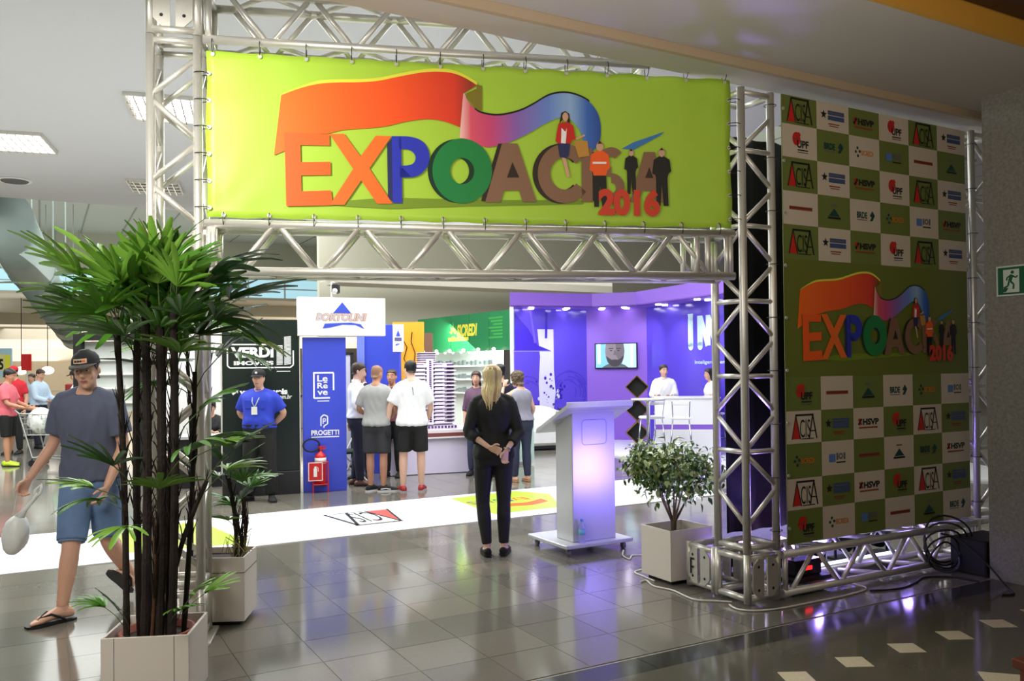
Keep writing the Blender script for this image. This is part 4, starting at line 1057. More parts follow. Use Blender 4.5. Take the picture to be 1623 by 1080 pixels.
# high table
t = thing('high_table', 'high round bistro table with a chrome column in front of the white counter', 'table', (2.36, 14.72, .03))
chrome = mat('chrome', (210, 212, 220), .12, 1, noise=0)
MB().lathe([(0, 1.05), (.29, 1.05), (.30, 1.06), (.30, 1.075), (0, 1.075)], 28).build('tabletop', whiteg, t)
MB().lathe([(0, .0), (.22, .0), (.22, .012), (.05, .03), (.035, .06), (.032, .98), (.06, 1.02), (.12, 1.048), (0, 1.05)], 20).build('column', chrome, t, True)
def stool(x, y, rz, label):
    t = thing('bar_stool', label, 'stool', (x, y, .03), rz, 'white bar stools at the counter')
    b = MB(); b.box((0, 0, .715), (.36, .35, .05), bev=.02); b.build('seat', wl_, t)
    for sx in (-1, 1):
        for sy in (-1, 1):
            b = MB(); b.tube([(sx * .14, sy * .13, .70), (sx * .2, sy * .19, 0)], .011, 8); b.build('leg', chrome, t, True)
    b = MB(); z = .25; c = [(-.18, -.17, z), (.18, -.17, z), (.18, .17, z), (-.18, .17, z), (-.18, -.17, z)]; b.tube(c, .008, 6); b.build('foot_ring', chrome, t)
    b = MB()
    for sx in (-.14, .14): b.tube([(sx, .15, .72), (sx * 1.1, .2, 1.02)], .01, 6)
    b.tube([(-.154, .2, 1.02), (.154, .2, 1.02)], .01, 6); b.build('back_frame', chrome, t)
    b = MB(); b.box((0, .19, .97), (.27, .018, .05), bev=.006); b.build('back_pad', wl_, t)
    return t
stool(2.50, 15.24, rad(200), 'white bar stool behind the chrome table column, left of the two before the counter')
stool(2.97, 14.95, rad(170), 'white bar stool in front of the counter, right of the chrome table column')
stool(3.0, 16.75, rad(0), 'bar stool under the salesman, hidden behind the white counter')
stool(3.82, 16.2, rad(120), 'bar stool under the dark haired saleswoman, hidden behind the right tower')

# ------------------------------------------------------------------ left background
t = thing('frame_portal', 'tall black square frame standing behind the man in the cap', 'frame', (-6.75, 13.0, 0), rad(0))
b = MB(); b.box((.06, .06, 1.13), (.12, .12, 2.26)); b.build('post', black, t); b = MB(); b.box((1.06, .06, 1.13), (.12, .12, 2.26)); b.build('post', black, t)
b = MB(); b.box((.56, .06, 2.21), (.88, .12, .10)); b.build('lintel', black, t)
b = MB(); b.box((.56, .14, 1.6), (.9, .02, 1.1)); b.build('backing', mat('pale_backing', (196, 200, 196), .5), t)
for k in range(4):
    b = MB(); b.box((.56, .11, 1.2 + k * .22), (.88, .06, .03)); b.build('shelf', white, t)
t = thing('standing_sign', 'pale blue supermarket sign with a black and yellow price panel at the left edge', 'sign', (-14.3, 22.0, 1.55))
b = MB(); b.box((.62, .03, .38), (1.3, .04, .76)); b.build('sign_board', mat('pale_blue', (176, 208, 220), .5), t)
b = MB(); b.rect(.92, .18, 1.08, .6, .008, 0); text(b, '5', .94, .2, 1.06, .48, .006, 1, .04); b.rect(1.09, .22, 1.24, .58, .008, 2); b.build('price_print', [mat('print_pale_yellow', (226, 220, 140), .5, noise=0), pblack, p_yel], t)
b = MB(); b.tube([(.2, .05, -1.55), (.2, .05, .7)], .025, 8); b.tube([(1.1, .05, -1.55), (1.1, .05, .7)], .025, 8); b.build('post', alu, t)
t = thing('standing_sign', 'red panel beside the pale blue supermarket sign', 'sign', (-13.0, 22.4, 1.72))
b = MB(); b.box((.12, .02, .22), (.26, .04, .44)); b.build('sign_board', red, t); b = MB(); b.tube([(.12, .05, -1.72), (.12, .05, .4)], .025, 8); b.build('post', alu, t)
for k, (x, y, z) in enumerate(((-26.7, 46, 1.75), (-25.6, 46.6, 1.75), (-30, 60, 3.6), (-24, 64, 3.7))):
    t = thing('pendant_lamp', ('left pendant lamp of the glowing pair above the checkout crowd', 'right pendant lamp of the glowing pair above the checkout crowd', 'pendant lamp deep in the hall, far left', 'pendant lamp deepest in the hall')[k], 'lamp', (x, y, z), 0, 'pendant lamps of the far hall')
    MB().ell((0, 0, 0), (.32, .32, .22), 12, 7).build('shade', emat('pendant_glow', (255, 238, 200), 4), t, True); MB().tube([(0, 0, .2), (0, 0, (9.01 if y < 50 else 5.71) - z)], .02, 5).build('cord', black, t)
# checkout counters and shelves far left
for k, (x, y) in enumerate(((-13.5, 24.5), (-10.0, 25.5), (-17, 27), (-7.0, 24.0))):
    t = thing('checkout_counter', ('checkout counter at the far left of the hall', 'checkout counter behind the women with the cart', 'farthest checkout counter in the hall', 'checkout counter hidden behind the palm')[k], 'counter', (x, y, 0), rad(15))
    b = MB(); b.box((0, 0, .45), (2.2, .7, .9), bev=.02); b.build('counter_body', mat('counter_grey', (150, 140, 136), .5, noise=.1, scale=3), t); b = MB(); b.box((0, 0, .93), (2.3, .8, .05)); b.build('counter_top', mat('counter_dark', (60, 58, 60), .4), t)
    b = MB(); b.box((.7, .1, 1.15), (.4, .3, .35), bev=.03); b.build('till', mat('till_red', (176, 60, 56), .5), t)
# estate agency desk left of the dark panel
t = thing('desk', 'black desk where the estate agents sit, left of the dark green panel', 'desk', (-4.8, 11.95, 0), rad(22))
b = MB(); b.box((.5, .3, .72), (1.3, .6, .04)); b.build('desktop', mat('desk_grey', (190, 190, 188), .4), t); b = MB(); b.box((.5, .05, .35), (1.2, .03, .7)); b.build('modesty_panel', black, t)
t = thing('exhibition_panel', 'white panel with black lettering behind the agents desk', 'panel', (-5.6, 13.6, 0), rad(22))
b = MB(); b.box((.75, .05, 1.15), (1.5, .08, 2.3)); b.build('panel_board', white, t)
b = MB(); text(b, 'AS', 1.27, 1.45, 1.42, 1.53, .008, 0, .04); b.rect(1.05, 1.30, 1.42, 1.335, .008, 1); b.disc(1.25, 1.83, .09, .09, .008, 0, 16, 0, 180); b.rect(1.1, 1.66, 1.42, 1.69, .008, 0); b.build('lettering', [pblack, mat('print_lime', (190, 200, 60), .4, noise=0)], t)
# ------------------------------------------------------------------ lectern
random.seed(11)
grey_p = mat('lectern_grey', (196, 197, 202), .3, .15, noise=.02)
t = thing('lectern', 'tall pale grey lectern glowing violet in the opening beside the woman in black', 'lectern', (.46, 7.46, 0), BE)
b = MB(); b.box((.36, .33, .085), (.73, .68, .035), bev=.006); b.build('base_plate', grey_p, t)
for x in (.06, .66):
    for y in (.06, .60):
        w = put('caster', None, t, (x, y, .0)); w.empty_display_size = .05
        b = MB(); b.tube([(-.012, 0, .03), (.012, 0, .03)], .03, 14); b.build('wheel', mat('caster_grey', (120, 122, 126), .4), w, True)
        b = MB(); b.box((0, 0, .062), (.03, .03, .012)); b.tube([(-.018, 0, .03), (-.018, 0, .066)], .006, 6); b.tube([(.018, 0, .03), (.018, 0, .066)], .006, 6); b.build('fork', chrome, w)
b = MB(); b.box((.36, .22, .69), (.47, .28, 1.175), bev=.006); b.build('column', grey_p, t)
b = MB(); b.box((.36, .21, 1.287), (.43, .25, .025)); b.build('shadow_gap', black, t)
b = MB()
# tilted desk, high edge to the camera, low edge to the speaker
A0 = [(-.0, -.03, 1.345), (.72, -.03, 1.345), (.72, .50, 1.10), (.0, .50, 1.10)]
b.add([(p[0], p[1], p[2]) for p in A0] + [(p[0], p[1] , p[2] - .035) for p in A0], [(0, 1, 2, 3), (7, 6, 5, 4), (0, 4, 5, 1), (1, 5, 6, 2), (2, 6, 7, 3), (3, 7, 4, 0)]); b.build('desk', grey_p, t)
b = MB(); b.box((.36, -.032, 1.343), (.72, .012, .05), bev=.003); b.build('front_lip', mat('lectern_lip', (226, 226, 234), .3), t)
b = MB(); b.box((.36, .02, 1.30), (.62, .02, .02)); b.build('vent_strip', mat('vent_grey', (110, 110, 120), .5), t)
def rrect(cx, cz, w, h, r):
    return [(cx + sx * (w / 2 - r) + r * cos(a), cz + sz * (h / 2 - r) + r * sin(a)) for sx, sz, a0 in ((1, 1, 0), (-1, 1, 90), (-1, -1, 180), (1, -1, 270)) for a in [rad(a0 + 30 * k) for k in range(4)]]
b = MB(); p = rrect(.365, 1.085, .27, .225, .035); b.line(p + [p[0]], .005, .0785); b.build('plate_outline', mat('outline_violet', (120, 110, 190), .4), t)
# bottle of water on the base plate
t = thing('water_bottle', 'clear water bottle with blue cap standing on the lectern base', 'bottle', Vector((.46, 7.46, .103)) + Wv * .19 + Ev * .035)
clear = mat('clear_plastic', (232, 240, 250), .08, noise=0, trans=.85, ior=1.3)
MB().lathe([(0, 0), (.027, 0), (.031, .01), (.029, .05), (.031, .06), (.031, .13), (.028, .15), (.013, .185), (.012, .20), (0, .20)], 18).build('bottle_body', clear, t, True)
MB().lathe([(.0318, .075), (.0318, .12)], 18).build('label_band', mat('label_aqua', (120, 190, 214), .4), t, True)
MB().lathe([(0, .195), (.015, .195), (.015, .215), (0, .215)], 14).build('cap', mat('cap_blue', (90, 150, 210), .4), t, True)
# presentation tags / cords
def cord(name, label, pts, r, m, grp=None):
    P = []
    for i in range(len(pts) - 1):
        a, b_, c, d = pts[max(i - 1, 0)], pts[i], pts[i + 1], pts[min(i + 2, len(pts) - 1)]
        for k in range(8):
            tt = k / 8
            P.append(tuple(.5 * (2 * b_[q] + (c[q] - a[q]) * tt + (2 * a[q] - 5 * b_[q] + 4 * c[q] - d[q]) * tt * tt + (-a[q] + 3 * b_[q] - 3 * c[q] + d[q]) * tt ** 3) for q in (0, 1, 2)))
    P.append(pts[-1])
    b = MB(); b.tube(P, r, 7); o = b.build(name, m, None, True); tag(o, label, 'cord', grp); return o
wc = mat('white_cord', (232, 228, 220), .5, noise=.02)
z = .0075
cord('power_cord', 'white cord curling over the tiles from the lectern to the tree planter', [(.98, 7.60, .03), (.96, 7.50, z), (1.0, 7.36, z), (1.05, 7.5, z), (1.16, 7.45, z), (1.11, 7.05, z), (.98, 6.9, z), (1.03, 6.75, z), (1.09, 6.60, z)], .006, wc)
cord('power_cord', 'white cord lying in front of the tree planter and running behind the right tower foot', [(.98, 6.58, z), (1.03, 6.62, z), (1.06, 6.45, z), (1.18, 6.32, z), (1.28, 6.08, z), (1.42, 6.03, z), (1.535, 6.0, z)], .0065, wc)
cord('power_cord', 'white cord passing in front of the right tower foot to the floor truss', [(1.50, 5.93, z), (1.53, 5.82, z), (1.65, 5.78, z), (1.85, 5.84, z), (2.15, 6.0, z), (2.42, 6.15, z), (2.62, 6.32, z), (2.55, 6.5, z), (2.48, 6.58, .05)], .0065, wc)
bc = mat('black_cord', (12, 12, 13), .5, noise=.05)
cord('cable', 'black cable lying on the floor before the floor truss', [(2.62, 6.25, z), (2.85, 6.30, z), (3.05, 6.46, z), (3.2, 6.62, z), (3.42, 6.62, z), (3.55, 6.48, z)], .007, bc)
cord('cable', 'black cable leaning against the granite column', [(3.45, 6.85, .30), (3.52, 6.70, .28), (3.60, 6.45, .14), (3.64, 6.28, .02), (3.60, 6.12, z), (3.5, 6.1, z)], .008, bc)
for k in range(5):
    q = MB(); R0 = .13 + .02 * k
    cx, cy = 3.42 + .02 * k, 6.74 + .03 * k
    pts = [(cx + R0 * cos(a) * .9, cy + .04 * sin(a * 2 + k), .02 + R0 * (1 + sin(a)) * .9 + .01 * k) for a in [2 * pi * i / 24 for i in range(25)]]
    q.tube(pts, .008, 6); o = q.build('cable_coil', bc, None, True)
    tag(o, ('smallest and lowest', 'second smallest', 'middle', 'second largest', 'largest and topmost')[k] + ' black cable loop in the tangle beside the granite column', 'cable', 'tangled cable loops by the column')
# lamps inside the floor truss
led_on = emat('led_violet', (150, 120, 255), 14); led_w = emat('led_white', (226, 222, 255), 10); led_p = emat('led_pink', (255, 170, 235), 8)
def par(x, y, rz, label, lm, tilt=50, disp=False, z=.07):
    t = thing('stage_lamp', label, 'stage lamp', (x, y, .0), rz)
    c = Vector((0, 0, .19)); d = Vector((0, cos(rad(tilt)), sin(rad(tilt))))
    MB().tube([c - d * .10, c - d * .09, c + d * .07, c + d * .08], [.07, .095, .10, .10], 18).build('housing', blackg, t, True)
    MB().tube([c + d * .0802, c + d * .086], .085, 18).build('lens', lm, t)
    b = MB(); b.tube([(-.12, 0, .0), (-.12, 0, .20)], .012, 6); b.tube([(.12, 0, 0), (.12, 0, .20)], .012, 6); b.box((0, 0, .012), (.26, .16, .024)); b.build('yoke', black, t)
    if disp:
        b = MB(); b.box((0, -.10, .17), (.17, .05, .12), bev=.01); b.build('display_box', blackg, t); b = MB(); b.rect(-.035, .15, .035, .18, -.1265); b.build('red_display', emat('led_red', (255, 30, 30), 3), t)
    return t
q = B0 + Wv * .85 + Ev * .50; par(q.x, q.y, BE + pi, 'black stage lamp with a red display behind the floor truss', led_p, 60, False)
q = B0 + Wv * .72 + Ev * .16
t = thing('light_controller', 'small black controller with a red display lying inside the floor truss', 'controller', (q.x, q.y, .10), BE)
b = MB(); b.box((0, 0, .06), (.28, .12, .12), bev=.008); b.build('housing', blackg, t); b = MB(); b.rect(-.045, .045, .035, .075, -.0615); b.build('red_display', emat('led_red', (255, 30, 30), 3), t)
b = MB(); b.box((0, 0, -.018), (.4, .2, .03)); b.build('support_board', black, t)
for k, (w, e, lm, tl, lb) in enumerate(((.55, .62, led_p, 70, 'pink lit stage lamp behind the left end of the floor truss'), (1.35, .60, led_w, 55, 'white lit stage lamp behind the middle of the floor truss'), (1.75, .62, led_on, 60, 'violet stage lamp right of the white one behind the floor truss'), (2.15, .60, led_w, 65, 'white lit stage lamp at the right end behind the floor truss'))):
    q = B0 + Wv * w + Ev * e; par(q.x, q.y, BE + pi, lb, lm, tl)
q = B0 + Wv * .48 + Ev * .62; par(q.x, q.y, BE + rad(50), 'violet stage lamp on the floor behind the right tower aimed at the lectern', led_on, 35)
# white floor strip light glow boards between
t = thing('light_bar', 'long pale light bar lying behind the floor truss', 'lamp', B0 + Wv * 1.5 + Ev * .36 + Vector((0, 0, .03)), BE)
b = MB(); b.box((0, 0, .02), (1.3, .09, .05), bev=.006); b.build('bar_housing', alu, t); b = MB(); b.box((0, 0, .047), (1.24, .06, .004)); b.build('bar_lens', emat('led_cool', (190, 200, 255), 3.5), t)
b = MB(); b.box((0, 0, .14), (.44, .30, .28), bev=.01)
o = b.build('equipment_case', black, None, False, (B0 + Wv * 2.36 + Ev * -.235).to_tuple()[:2] + (.0,), BE); tag(o, 'black equipment case standing at the right end of the floor truss by the column', 'case')

# ------------------------------------------------------------------ planters and plants
pot_w = mat('planter_white', (222, 214, 202), .5, noise=.03, scale=4)
pot_w2 = mat('planter_side_white', (232, 230, 232), .45, noise=.02)
soil = mat('soil', (46, 34, 28), .9, noise=.4, scale=60, bump=.4)
def planter(t, w, d, h, z0=.03, seams=(), band=None):
    th = .014
    for nm, c, s in (('planter_panel', (w / 2, th / 2, h / 2 + z0 / 2), (w, th, h - z0)), ('planter_panel', (w / 2, d - th / 2, h / 2 + z0 / 2), (w, th, h - z0)), ('planter_panel', (th / 2, d / 2, h / 2 + z0 / 2), (th, d - 2 * th, h - z0)), ('planter_panel', (w - th / 2, d / 2, h / 2 + z0 / 2), (th, d - 2 * th, h - z0))):
        b = MB(); b.box(c, s, bev=.002); b.build(nm, pot_w, t)
    b = MB(); b.box((w / 2, d / 2, z0 + .01), (w - .03, d - .03, .02)); b.box((w / 2, d / 2, z0 / 2), (w - .08, d - .08, z0)); b.build('planter_floor', black, t)
    if seams:
        b = MB()
        for s in seams: b.rect(s - .0016, z0, s + .0016, h, -.0008)
        b.build('panel_seam', mat('seam_grey', (120, 114, 106), .6, noise=0), t)
    if band:
        b = MB(); b.box((w / 2, d / 2, h - band), (w + .006, d + .006, .006)); b.build('rim_seam', mat('seam_grey', ()), t)
# fan leaf of the lady palm
leaf_g = [mat('palm_leaf', (86, 144, 44), .34, noise=.25, scale=9), mat('palm_leaf_light', (128, 178, 66), .34, noise=.2, scale=9), mat('palm_leaf_dark', (48, 96, 36), .32, noise=.25, scale=9)]
stalk = mat('palm_stalk', (74, 96, 40), .5, noise=.2)
def fan_leaf(n, L, spread, droop, m, seed):
    r = random.Random(seed); b = MB()
    b.tube([(0, 0, 0), (0, .10, .05), (0, .22, .075)], .0035, 5, 1)
    for k in range(n):
        a = rad(-spread + 2 * spread * k / max(1, n - 1) + r.uniform(-5, 5)); l = L * (1 - .22 * abs(a) / rad(max(spread, 1))) * r.uniform(.85, 1.08); wd = r.uniform(.012, .020)
        ns = 6; tilt = r.uniform(-.2, .2); V = []
        for i in range(ns + 1):
            s = i / ns
            rr = l * s * (1 - .12 * droop * s * s); zz = .075 + l * (.22 * s - droop * .62 * s * s) + r.uniform(-.002, .002)
            x, y = rr * sin(a), .22 + rr * cos(a)
            ww = wd * (.35 + 2.4 * s * (1 - s) + .35 * s) * (1 if i < ns else .55)
            nx, ny = cos(a), -sin(a)
            V += [(x - nx * ww, y - ny * ww, zz + .012 * (1 - s) + tilt * ww), (x, y, zz - .004), (x + nx * ww, y + ny * ww, zz + .012 * (1 - s) - tilt * ww)]
        F = []
        for i in range(ns):
            for q in (0, 1): F.append((3 * i + q, 3 * i + q + 1, 3 * i + q + 4, 3 * i + q + 3))
        b.add(V, F, 0)
    return b.mesh('fan_leaf', [m, stalk], True)
LEAF = [fan_leaf(random.choice((6, 7, 8, 9)), random.uniform(.30, .40), random.uniform(40, 85), random.uniform(.15, .8), leaf_g[k % 3 if k % 3 < 2 or k > 4 else 0], k) for k in range(12)]
def add_leaf(t, p, az, el, s=1.0, k=None, roll=0.0):
    M = Matrix.Translation(p) @ Matrix.Rotation(az, 4, 'Z') @ Matrix.Rotation(el, 4, 'X') @ Matrix.Rotation(roll, 4, 'Y') @ Matrix.Scale(s, 4)
    put('fan_leaf', LEAF[k if k is not None else random.randrange(12)], t, M=M)
cane = mat('palm_cane', (40, 30, 25), .85, noise=.5, scale=50, bump=.6)
cane_b = mat('palm_cane_brown', (88, 58, 38), .75, noise=.4, scale=40, bump=.4)
def stem(t, x, y, z0, x1, y1, z1, r, m=None, bend=.02):
    P = []; n = 14; R = []
    for i in range(n + 1):
        s = i / n
        P.append((x + (x1 - x) * s + bend * sin(s * pi) , y + (y1 - y) * s, z0 + (z1 - z0) * s)); R.append(r * (1.0 + .12 * (i % 2)) * (1 - .15 * s))
    b = MB(); b.tube(P, R, 9); b.build('cane', m or cane, t)
    # shaggy fibre sheath in the upper half
    f = MB(); rr = random.Random(int(x * 1000))
    for k in range(26):
        s = rr.uniform(.35, .98); i = s * n; p = Vector(P[int(i)]); a = rr.uniform(0, 2 * pi)
        o = Vector((cos(a), sin(a), 0)) * r; f.tube([p + o * .8, p + o * 1.5 + Vector((0, 0, .05)), p + o * rr.uniform(1.6, 3.2) + Vector((0, 0, rr.uniform(.06, .13)))], [.004, .003, .0012], 4)
    f.build('fibre_sheath', cane, t)['kind'] = 'stuff'
PX, PY = -2.025, 4.145
t = thing('potted_palm', 'tall lady palm in a white square planter in front of the left tower', 'plant', (PX, PY, 0), rad(7))
planter(t, .415, .40, .38, seams=(.062, .345))
MB().lathe([(0, .06), (.15, .06), (.18, .34), (.185, .36), (.17, .36), (.165, .32), (0, .32)], 28, (.21, .2, 0)).build('terracotta_pot', mat('terracotta', (150, 74, 56), .7, noise=.1), t, True)
MB().lathe([(0, .33), (.166, .325), (.166, .31), (0, .31)], 24, (.21, .2, 0)).build('soil', soil, t)
stems = [(.085, .12, .05, .1, 2.08, .020), (.13, .2, .10, .26, 1.98, .024), (.17, .13, .17, .16, 2.16, .028), (.22, .24, .23, .30, 2.06, .022), (.24, .12, .26, .1, 2.04, .03), (.27, .18, .31, .2, 1.94, .02), (.30, .13, .33, .08, 2.14, .026), (.16, .28, .12, .36, 1.90, .018), (.33, .24, .38, .30, 1.80, .017)]
for i, (x, y, x1, y1, h, r) in enumerate(stems): stem(t, x, y, .32, x1, y1, h - .12, r * .8, cane_b if i in (3, ) else None, .012 * (-1) ** i)
stem(t, .28, .14, .32, .47, .16, 1.12, .013, cane, -.05)
stem(t, .21, .1, .32, .23, .08, .95, .009, cane_b, .01)
for i, (x, y, x1, y1, h, r) in enumerate(stems):
    top = Vector((x1, y1, h - .14)); n = 6 if i not in (7, 8) else 4
    for k in range(n):
        s = k / n; az = 2.399 * k + i * .8
        el = rad(72 - 62 * s + random.uniform(-10, 10))
        if i > 3: el -= rad(22 * s)
        add_leaf(t, top - Vector((0, 0, .16 * s)), az, el, random.uniform(.8, 1.1), None, random.uniform(-.5, .5))
for az, el, s, x, zz in ((80, 12, 1.15, .05, 1.93), (105, 32, 1.1, .05, 1.97), (60, 45, 1.05, .06, 1.98), (95, -2, .9, .08, 1.92), (-80, 28, 1.15, .34, 1.98), (-95, 8, 1.2, .36, 1.92), (-60, -12, 1.1, .36, 1.84)):
    add_leaf(t, Vector((x, .08, zz)), rad(az), rad(el), s, None, random.uniform(-.4, .4))
for (x, y, zz, az, el, s) in ((.10, .1, 1.02, 100, 10, .8), (.14, .08, 1.08, 150, 30, .85), (.25, .06, 1.0, 200, 20, .8), (.30, .05, 1.15, 250, 25, .9), (.2, .02, .92, 170, -10, .7), (.33, .1, 1.32, 280, 35, .9), (.09, .05, 1.0, 60, -5, .7), (.37, .1, 1.2, 300, 10, .8), (.47, .16, 1.12, 270, 30, .9), (.46, .17, 1.06, 330, 10, .8), (.08, .08, .42, 80, 25, .55), (.12, .06, .40, 120, 45, .5), (.33, .12, .42, 260, 40, .6), (.35, .16, .44, 300, 20, .6), (.31, .06, .42, 220, 25, .5)):
    add_leaf(t, Vector((x, y, zz)), rad(az), rad(el), s)
# second planter behind the tower
t = thing('potted_palm', 'smaller lady palm in a white planter behind the left tower', 'plant', (-2.20, 5.56, 0), rad(4))
planter(t, .42, .36, .45, band=.10)
b = MB(); b.box((.21, .18, .40), (.39, .33, .02)); b.build('soil', soil, t)
st2 = [(.05, .1, .02, .1, 2.1, .012), (.09, .2, .12, .3, 2.22, .014), (.13, .12, .12, .05, 2.04, .012), (.33, .16, .29, .12, 1.06, .014), (.36, .2, .35, .26, .90, .012), (.37, .12, .34, .1, .80, .011)]
for i, (x, y, x1, y1, h, r) in enumerate(st2):
    stem(t, x, y, .40, x1, y1, h - .1, r, cane_b if i % 3 == 1 else None, .02)
    for k in range(5 if i < 3 else 3):
        add_leaf(t, Vector((x1, y1, h - .1 - .04 * k)), 2.399 * k + i - .6, rad(50 - 16 * k), random.uniform(.75, 1.0) if i < 3 else .55)
for (x, y, zz, az, el, s) in ((.10, .08, 1.98, 270, 32, 1.05), (.1, .1, 1.94, 285, 12, 1.0), (.30, .08, .98, 275, 30, .62), (.33, .08, .92, 262, 0, .6)): add_leaf(t, Vector((x, y, zz)), rad(az), rad(el), s)
b = MB(); rr = random.Random(5)
for k in range(14):
    x, y = rr.uniform(.3, .39), rr.uniform(.05, .3); b.tube([(x, y, .41), (x + rr.uniform(-.05, .05), y, .47), (x + rr.uniform(-.06, .06), y + rr.uniform(-.05, .05), .5 + rr.uniform(0, .1)), (x + rr.uniform(-.08, .08), y, .47)], .003, 4)
b.build('dry_shoots', mat('dry_shoot', (142, 132, 70), .7, noise=.2), t)
# the little variegated tree
FX, FY = 1.19, 6.45
t = thing('potted_tree', 'small leafy tree with pale edged leaves in a white cube planter beside the right tower', 'plant', (FX - .176, FY + .314, 0), BE - pi / 2)
planter(t, .36, .42, .42, z0=.035)
b = MB(); b.box((.18, .21, .33), (.33, .39, .02)); b.build('soil', soil, t)
bark = mat('bark', (104, 88, 70), .8, noise=.3, scale=40, bump=.3)
rr = random.Random(21); tips = []
trunk = MB()
base = Vector((.16, .20, .33))
for k in range(9):
    az = 2 * pi * k / 9 + rr.uniform(-.3, .3); out = rr.uniform(.14, .44); hh = rr.uniform(.45, .68)
    p1 = base + Vector((cos(az) * .015, sin(az) * .015, .12)); p2 = base + Vector((cos(az) * out * .45, sin(az) * out * .45, .12 + hh * .45)); p3 = base + Vector((cos(az) * out, sin(az) * out, .1 + hh * (.95 if out < .3 else .8)))
    trunk.tube([base + Vector((cos(az) * .008, sin(az) * .008, 0)), p1, p2, p3], [.012, .010, .006, .003], 7); tips += [p2, p3, p2.lerp(p3, .5)]
    for q in range(4):
        s = rr.uniform(.3, 1); p = p2.lerp(p3, s); dd = Vector((rr.uniform(-1, 1), rr.uniform(-1, 1), rr.uniform(-.6, .8))) * rr.uniform(.08, .17); trunk.tube([p, p + dd * .6, p + dd + Vector((0, 0, -.02))], [.004, .003, .0015], 5); tips += [p + dd, p + dd * .5]
trunk.build('branches', bark, t, True)
def small_leaf(m, nm='leaf'):
    b = MB(); L = .062; V = []
    pr = ((0, .0), (.18, .5), (.4, 1), (.65, .8), (.85, .4), (1, 0))
    for s, w in pr: V += [(-.0155 * w, L * s, -.018 * s * s + .004 * w), (0, L * s, -.018 * s * s), (.0155 * w, L * s, -.018 * s * s + .004 * w)]
    F = []
    for i in range(5):
        F += [(3 * i, 3 * i + 1, 3 * i + 4, 3 * i + 3), (3 * i + 1, 3 * i + 2, 3 * i + 5, 3 * i + 4)]
    b.add(V, F); return b.mesh(nm, m, True), V, F
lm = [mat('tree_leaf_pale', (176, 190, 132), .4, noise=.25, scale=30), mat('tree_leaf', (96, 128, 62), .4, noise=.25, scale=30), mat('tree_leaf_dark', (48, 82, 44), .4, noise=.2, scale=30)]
SL = [small_leaf(m) for m in lm]
bulk = [MB(), MB(), MB()]
allp = []
for k in range(2300):
    c = rr.choice(tips); p = c + Vector((rr.gauss(0, .075), rr.gauss(0, .075), rr.gauss(.02, .06)))
    v = p - (base + Vector((0, 0, .45))); 
    if p.z < .44 or (v.x / .46) ** 2 + (v.y / .46) ** 2 + (v.z / .42) ** 2 > 1: continue
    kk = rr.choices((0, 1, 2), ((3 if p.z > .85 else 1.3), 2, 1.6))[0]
    M = Matrix.Translation(p) @ Matrix.Rotation(rr.uniform(0, 2 * pi), 4, 'Z') @ Matrix.Rotation(rr.uniform(-1.2, .5), 4, 'X') @ Matrix.Rotation(rr.uniform(-.6, .6), 4, 'Y') @ Matrix.Scale(rr.uniform(.7, 1.2), 4)
    allp.append((p.x * .5 - p.y, kk, M))
allp.sort(key=lambda q: -q[0])
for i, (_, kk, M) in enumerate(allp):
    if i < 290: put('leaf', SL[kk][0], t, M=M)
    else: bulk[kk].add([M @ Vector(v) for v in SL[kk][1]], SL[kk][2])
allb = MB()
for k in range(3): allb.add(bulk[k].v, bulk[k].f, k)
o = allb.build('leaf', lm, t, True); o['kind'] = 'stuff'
# brown table at the bottom right corner
t = thing('table', 'corner of a reddish brown wooden table at the bottom right edge', 'table', (1.57, 2.69, 0), rad(-72))
tw = mat('red_wood', (104, 46, 20), .35, noise=.2, scale=8)
b = MB(); b.box((.45, .40, .735), (.9, .8, .03), bev=.004); b.build('tabletop', tw, t)
b = MB(); b.box((.45, .015, .69), (.84, .02, .06)); b.box((.015, .40, .69), (.02, .74, .06)); b.build('apron', tw, t)
for x in (.05, .85):
    for y in (.05, .75):
        b = MB(); b.box((x, y, .36), (.05, .05, .72)); b.build('leg', mat('red_wood_dark', (84, 36, 26), .4, noise=.2, scale=8), t)
# shopping cart with white bags
t = thing('shopping_cart', 'grey wire shopping cart pushed by the man in the pink shirt', 'cart', (-8.42, 15.25, 0), rad(0))
wire = mat('cart_wire', (160, 162, 158), .35, .6, noise=.05)
b = MB(); zf = .95
top = [(-.32, -.26), (.42, -.2), (.42, .2), (-.32, .26)]; low = [(-.28, -.2), (.34, -.15), (.34, .15), (-.28, .2)]
for i in range(4):
    a, c = top[i], top[(i + 1) % 4]; e, g = low[i], low[(i + 1) % 4]
    b.tube([(*a, zf), (*c, zf - .04)], .011, 6); b.tube([(*e, .56), (*g, .56)], .008, 6)
    for k in range(10):
        s = k / 10; b.tube([(a[0] + (c[0] - a[0]) * s, a[1] + (c[1] - a[1]) * s, zf - .01), (e[0] + (g[0] - e[0]) * s, e[1] + (g[1] - e[1]) * s, .56)], .004, 4)
    for k in range(1, 4):
        s = k / 4; p = [a[q] + (e[q] - a[q]) * s for q in (0, 1)]; r2 = [c[q] + (g[q] - c[q]) * s for q in (0, 1)]; b.tube([(*p, zf - .38 * s), (*r2, zf - .38 * s)], .004, 4)
b.build('basket', wire, t)
b = MB()
for y in (-.24, .24): b.tube([(-.42, y, 1.02), (-.34, y, .95), (-.12, y * .9, .16), (.46, y * .6, .13)], .014, 7)
b.tube([(.46, -.15, .13), (.46, .15, .13)], .012, 6); b.tube([(-.12, -.22, .16), (-.12, .22, .16)], .012, 6); b.build('chassis', wire, t, True)
b = MB(); b.tube([(-.42, -.25, 1.02), (-.42, .25, 1.02)], .018, 8); b.build('handle', mat('cart_handle', (120, 70, 66), .4), t)
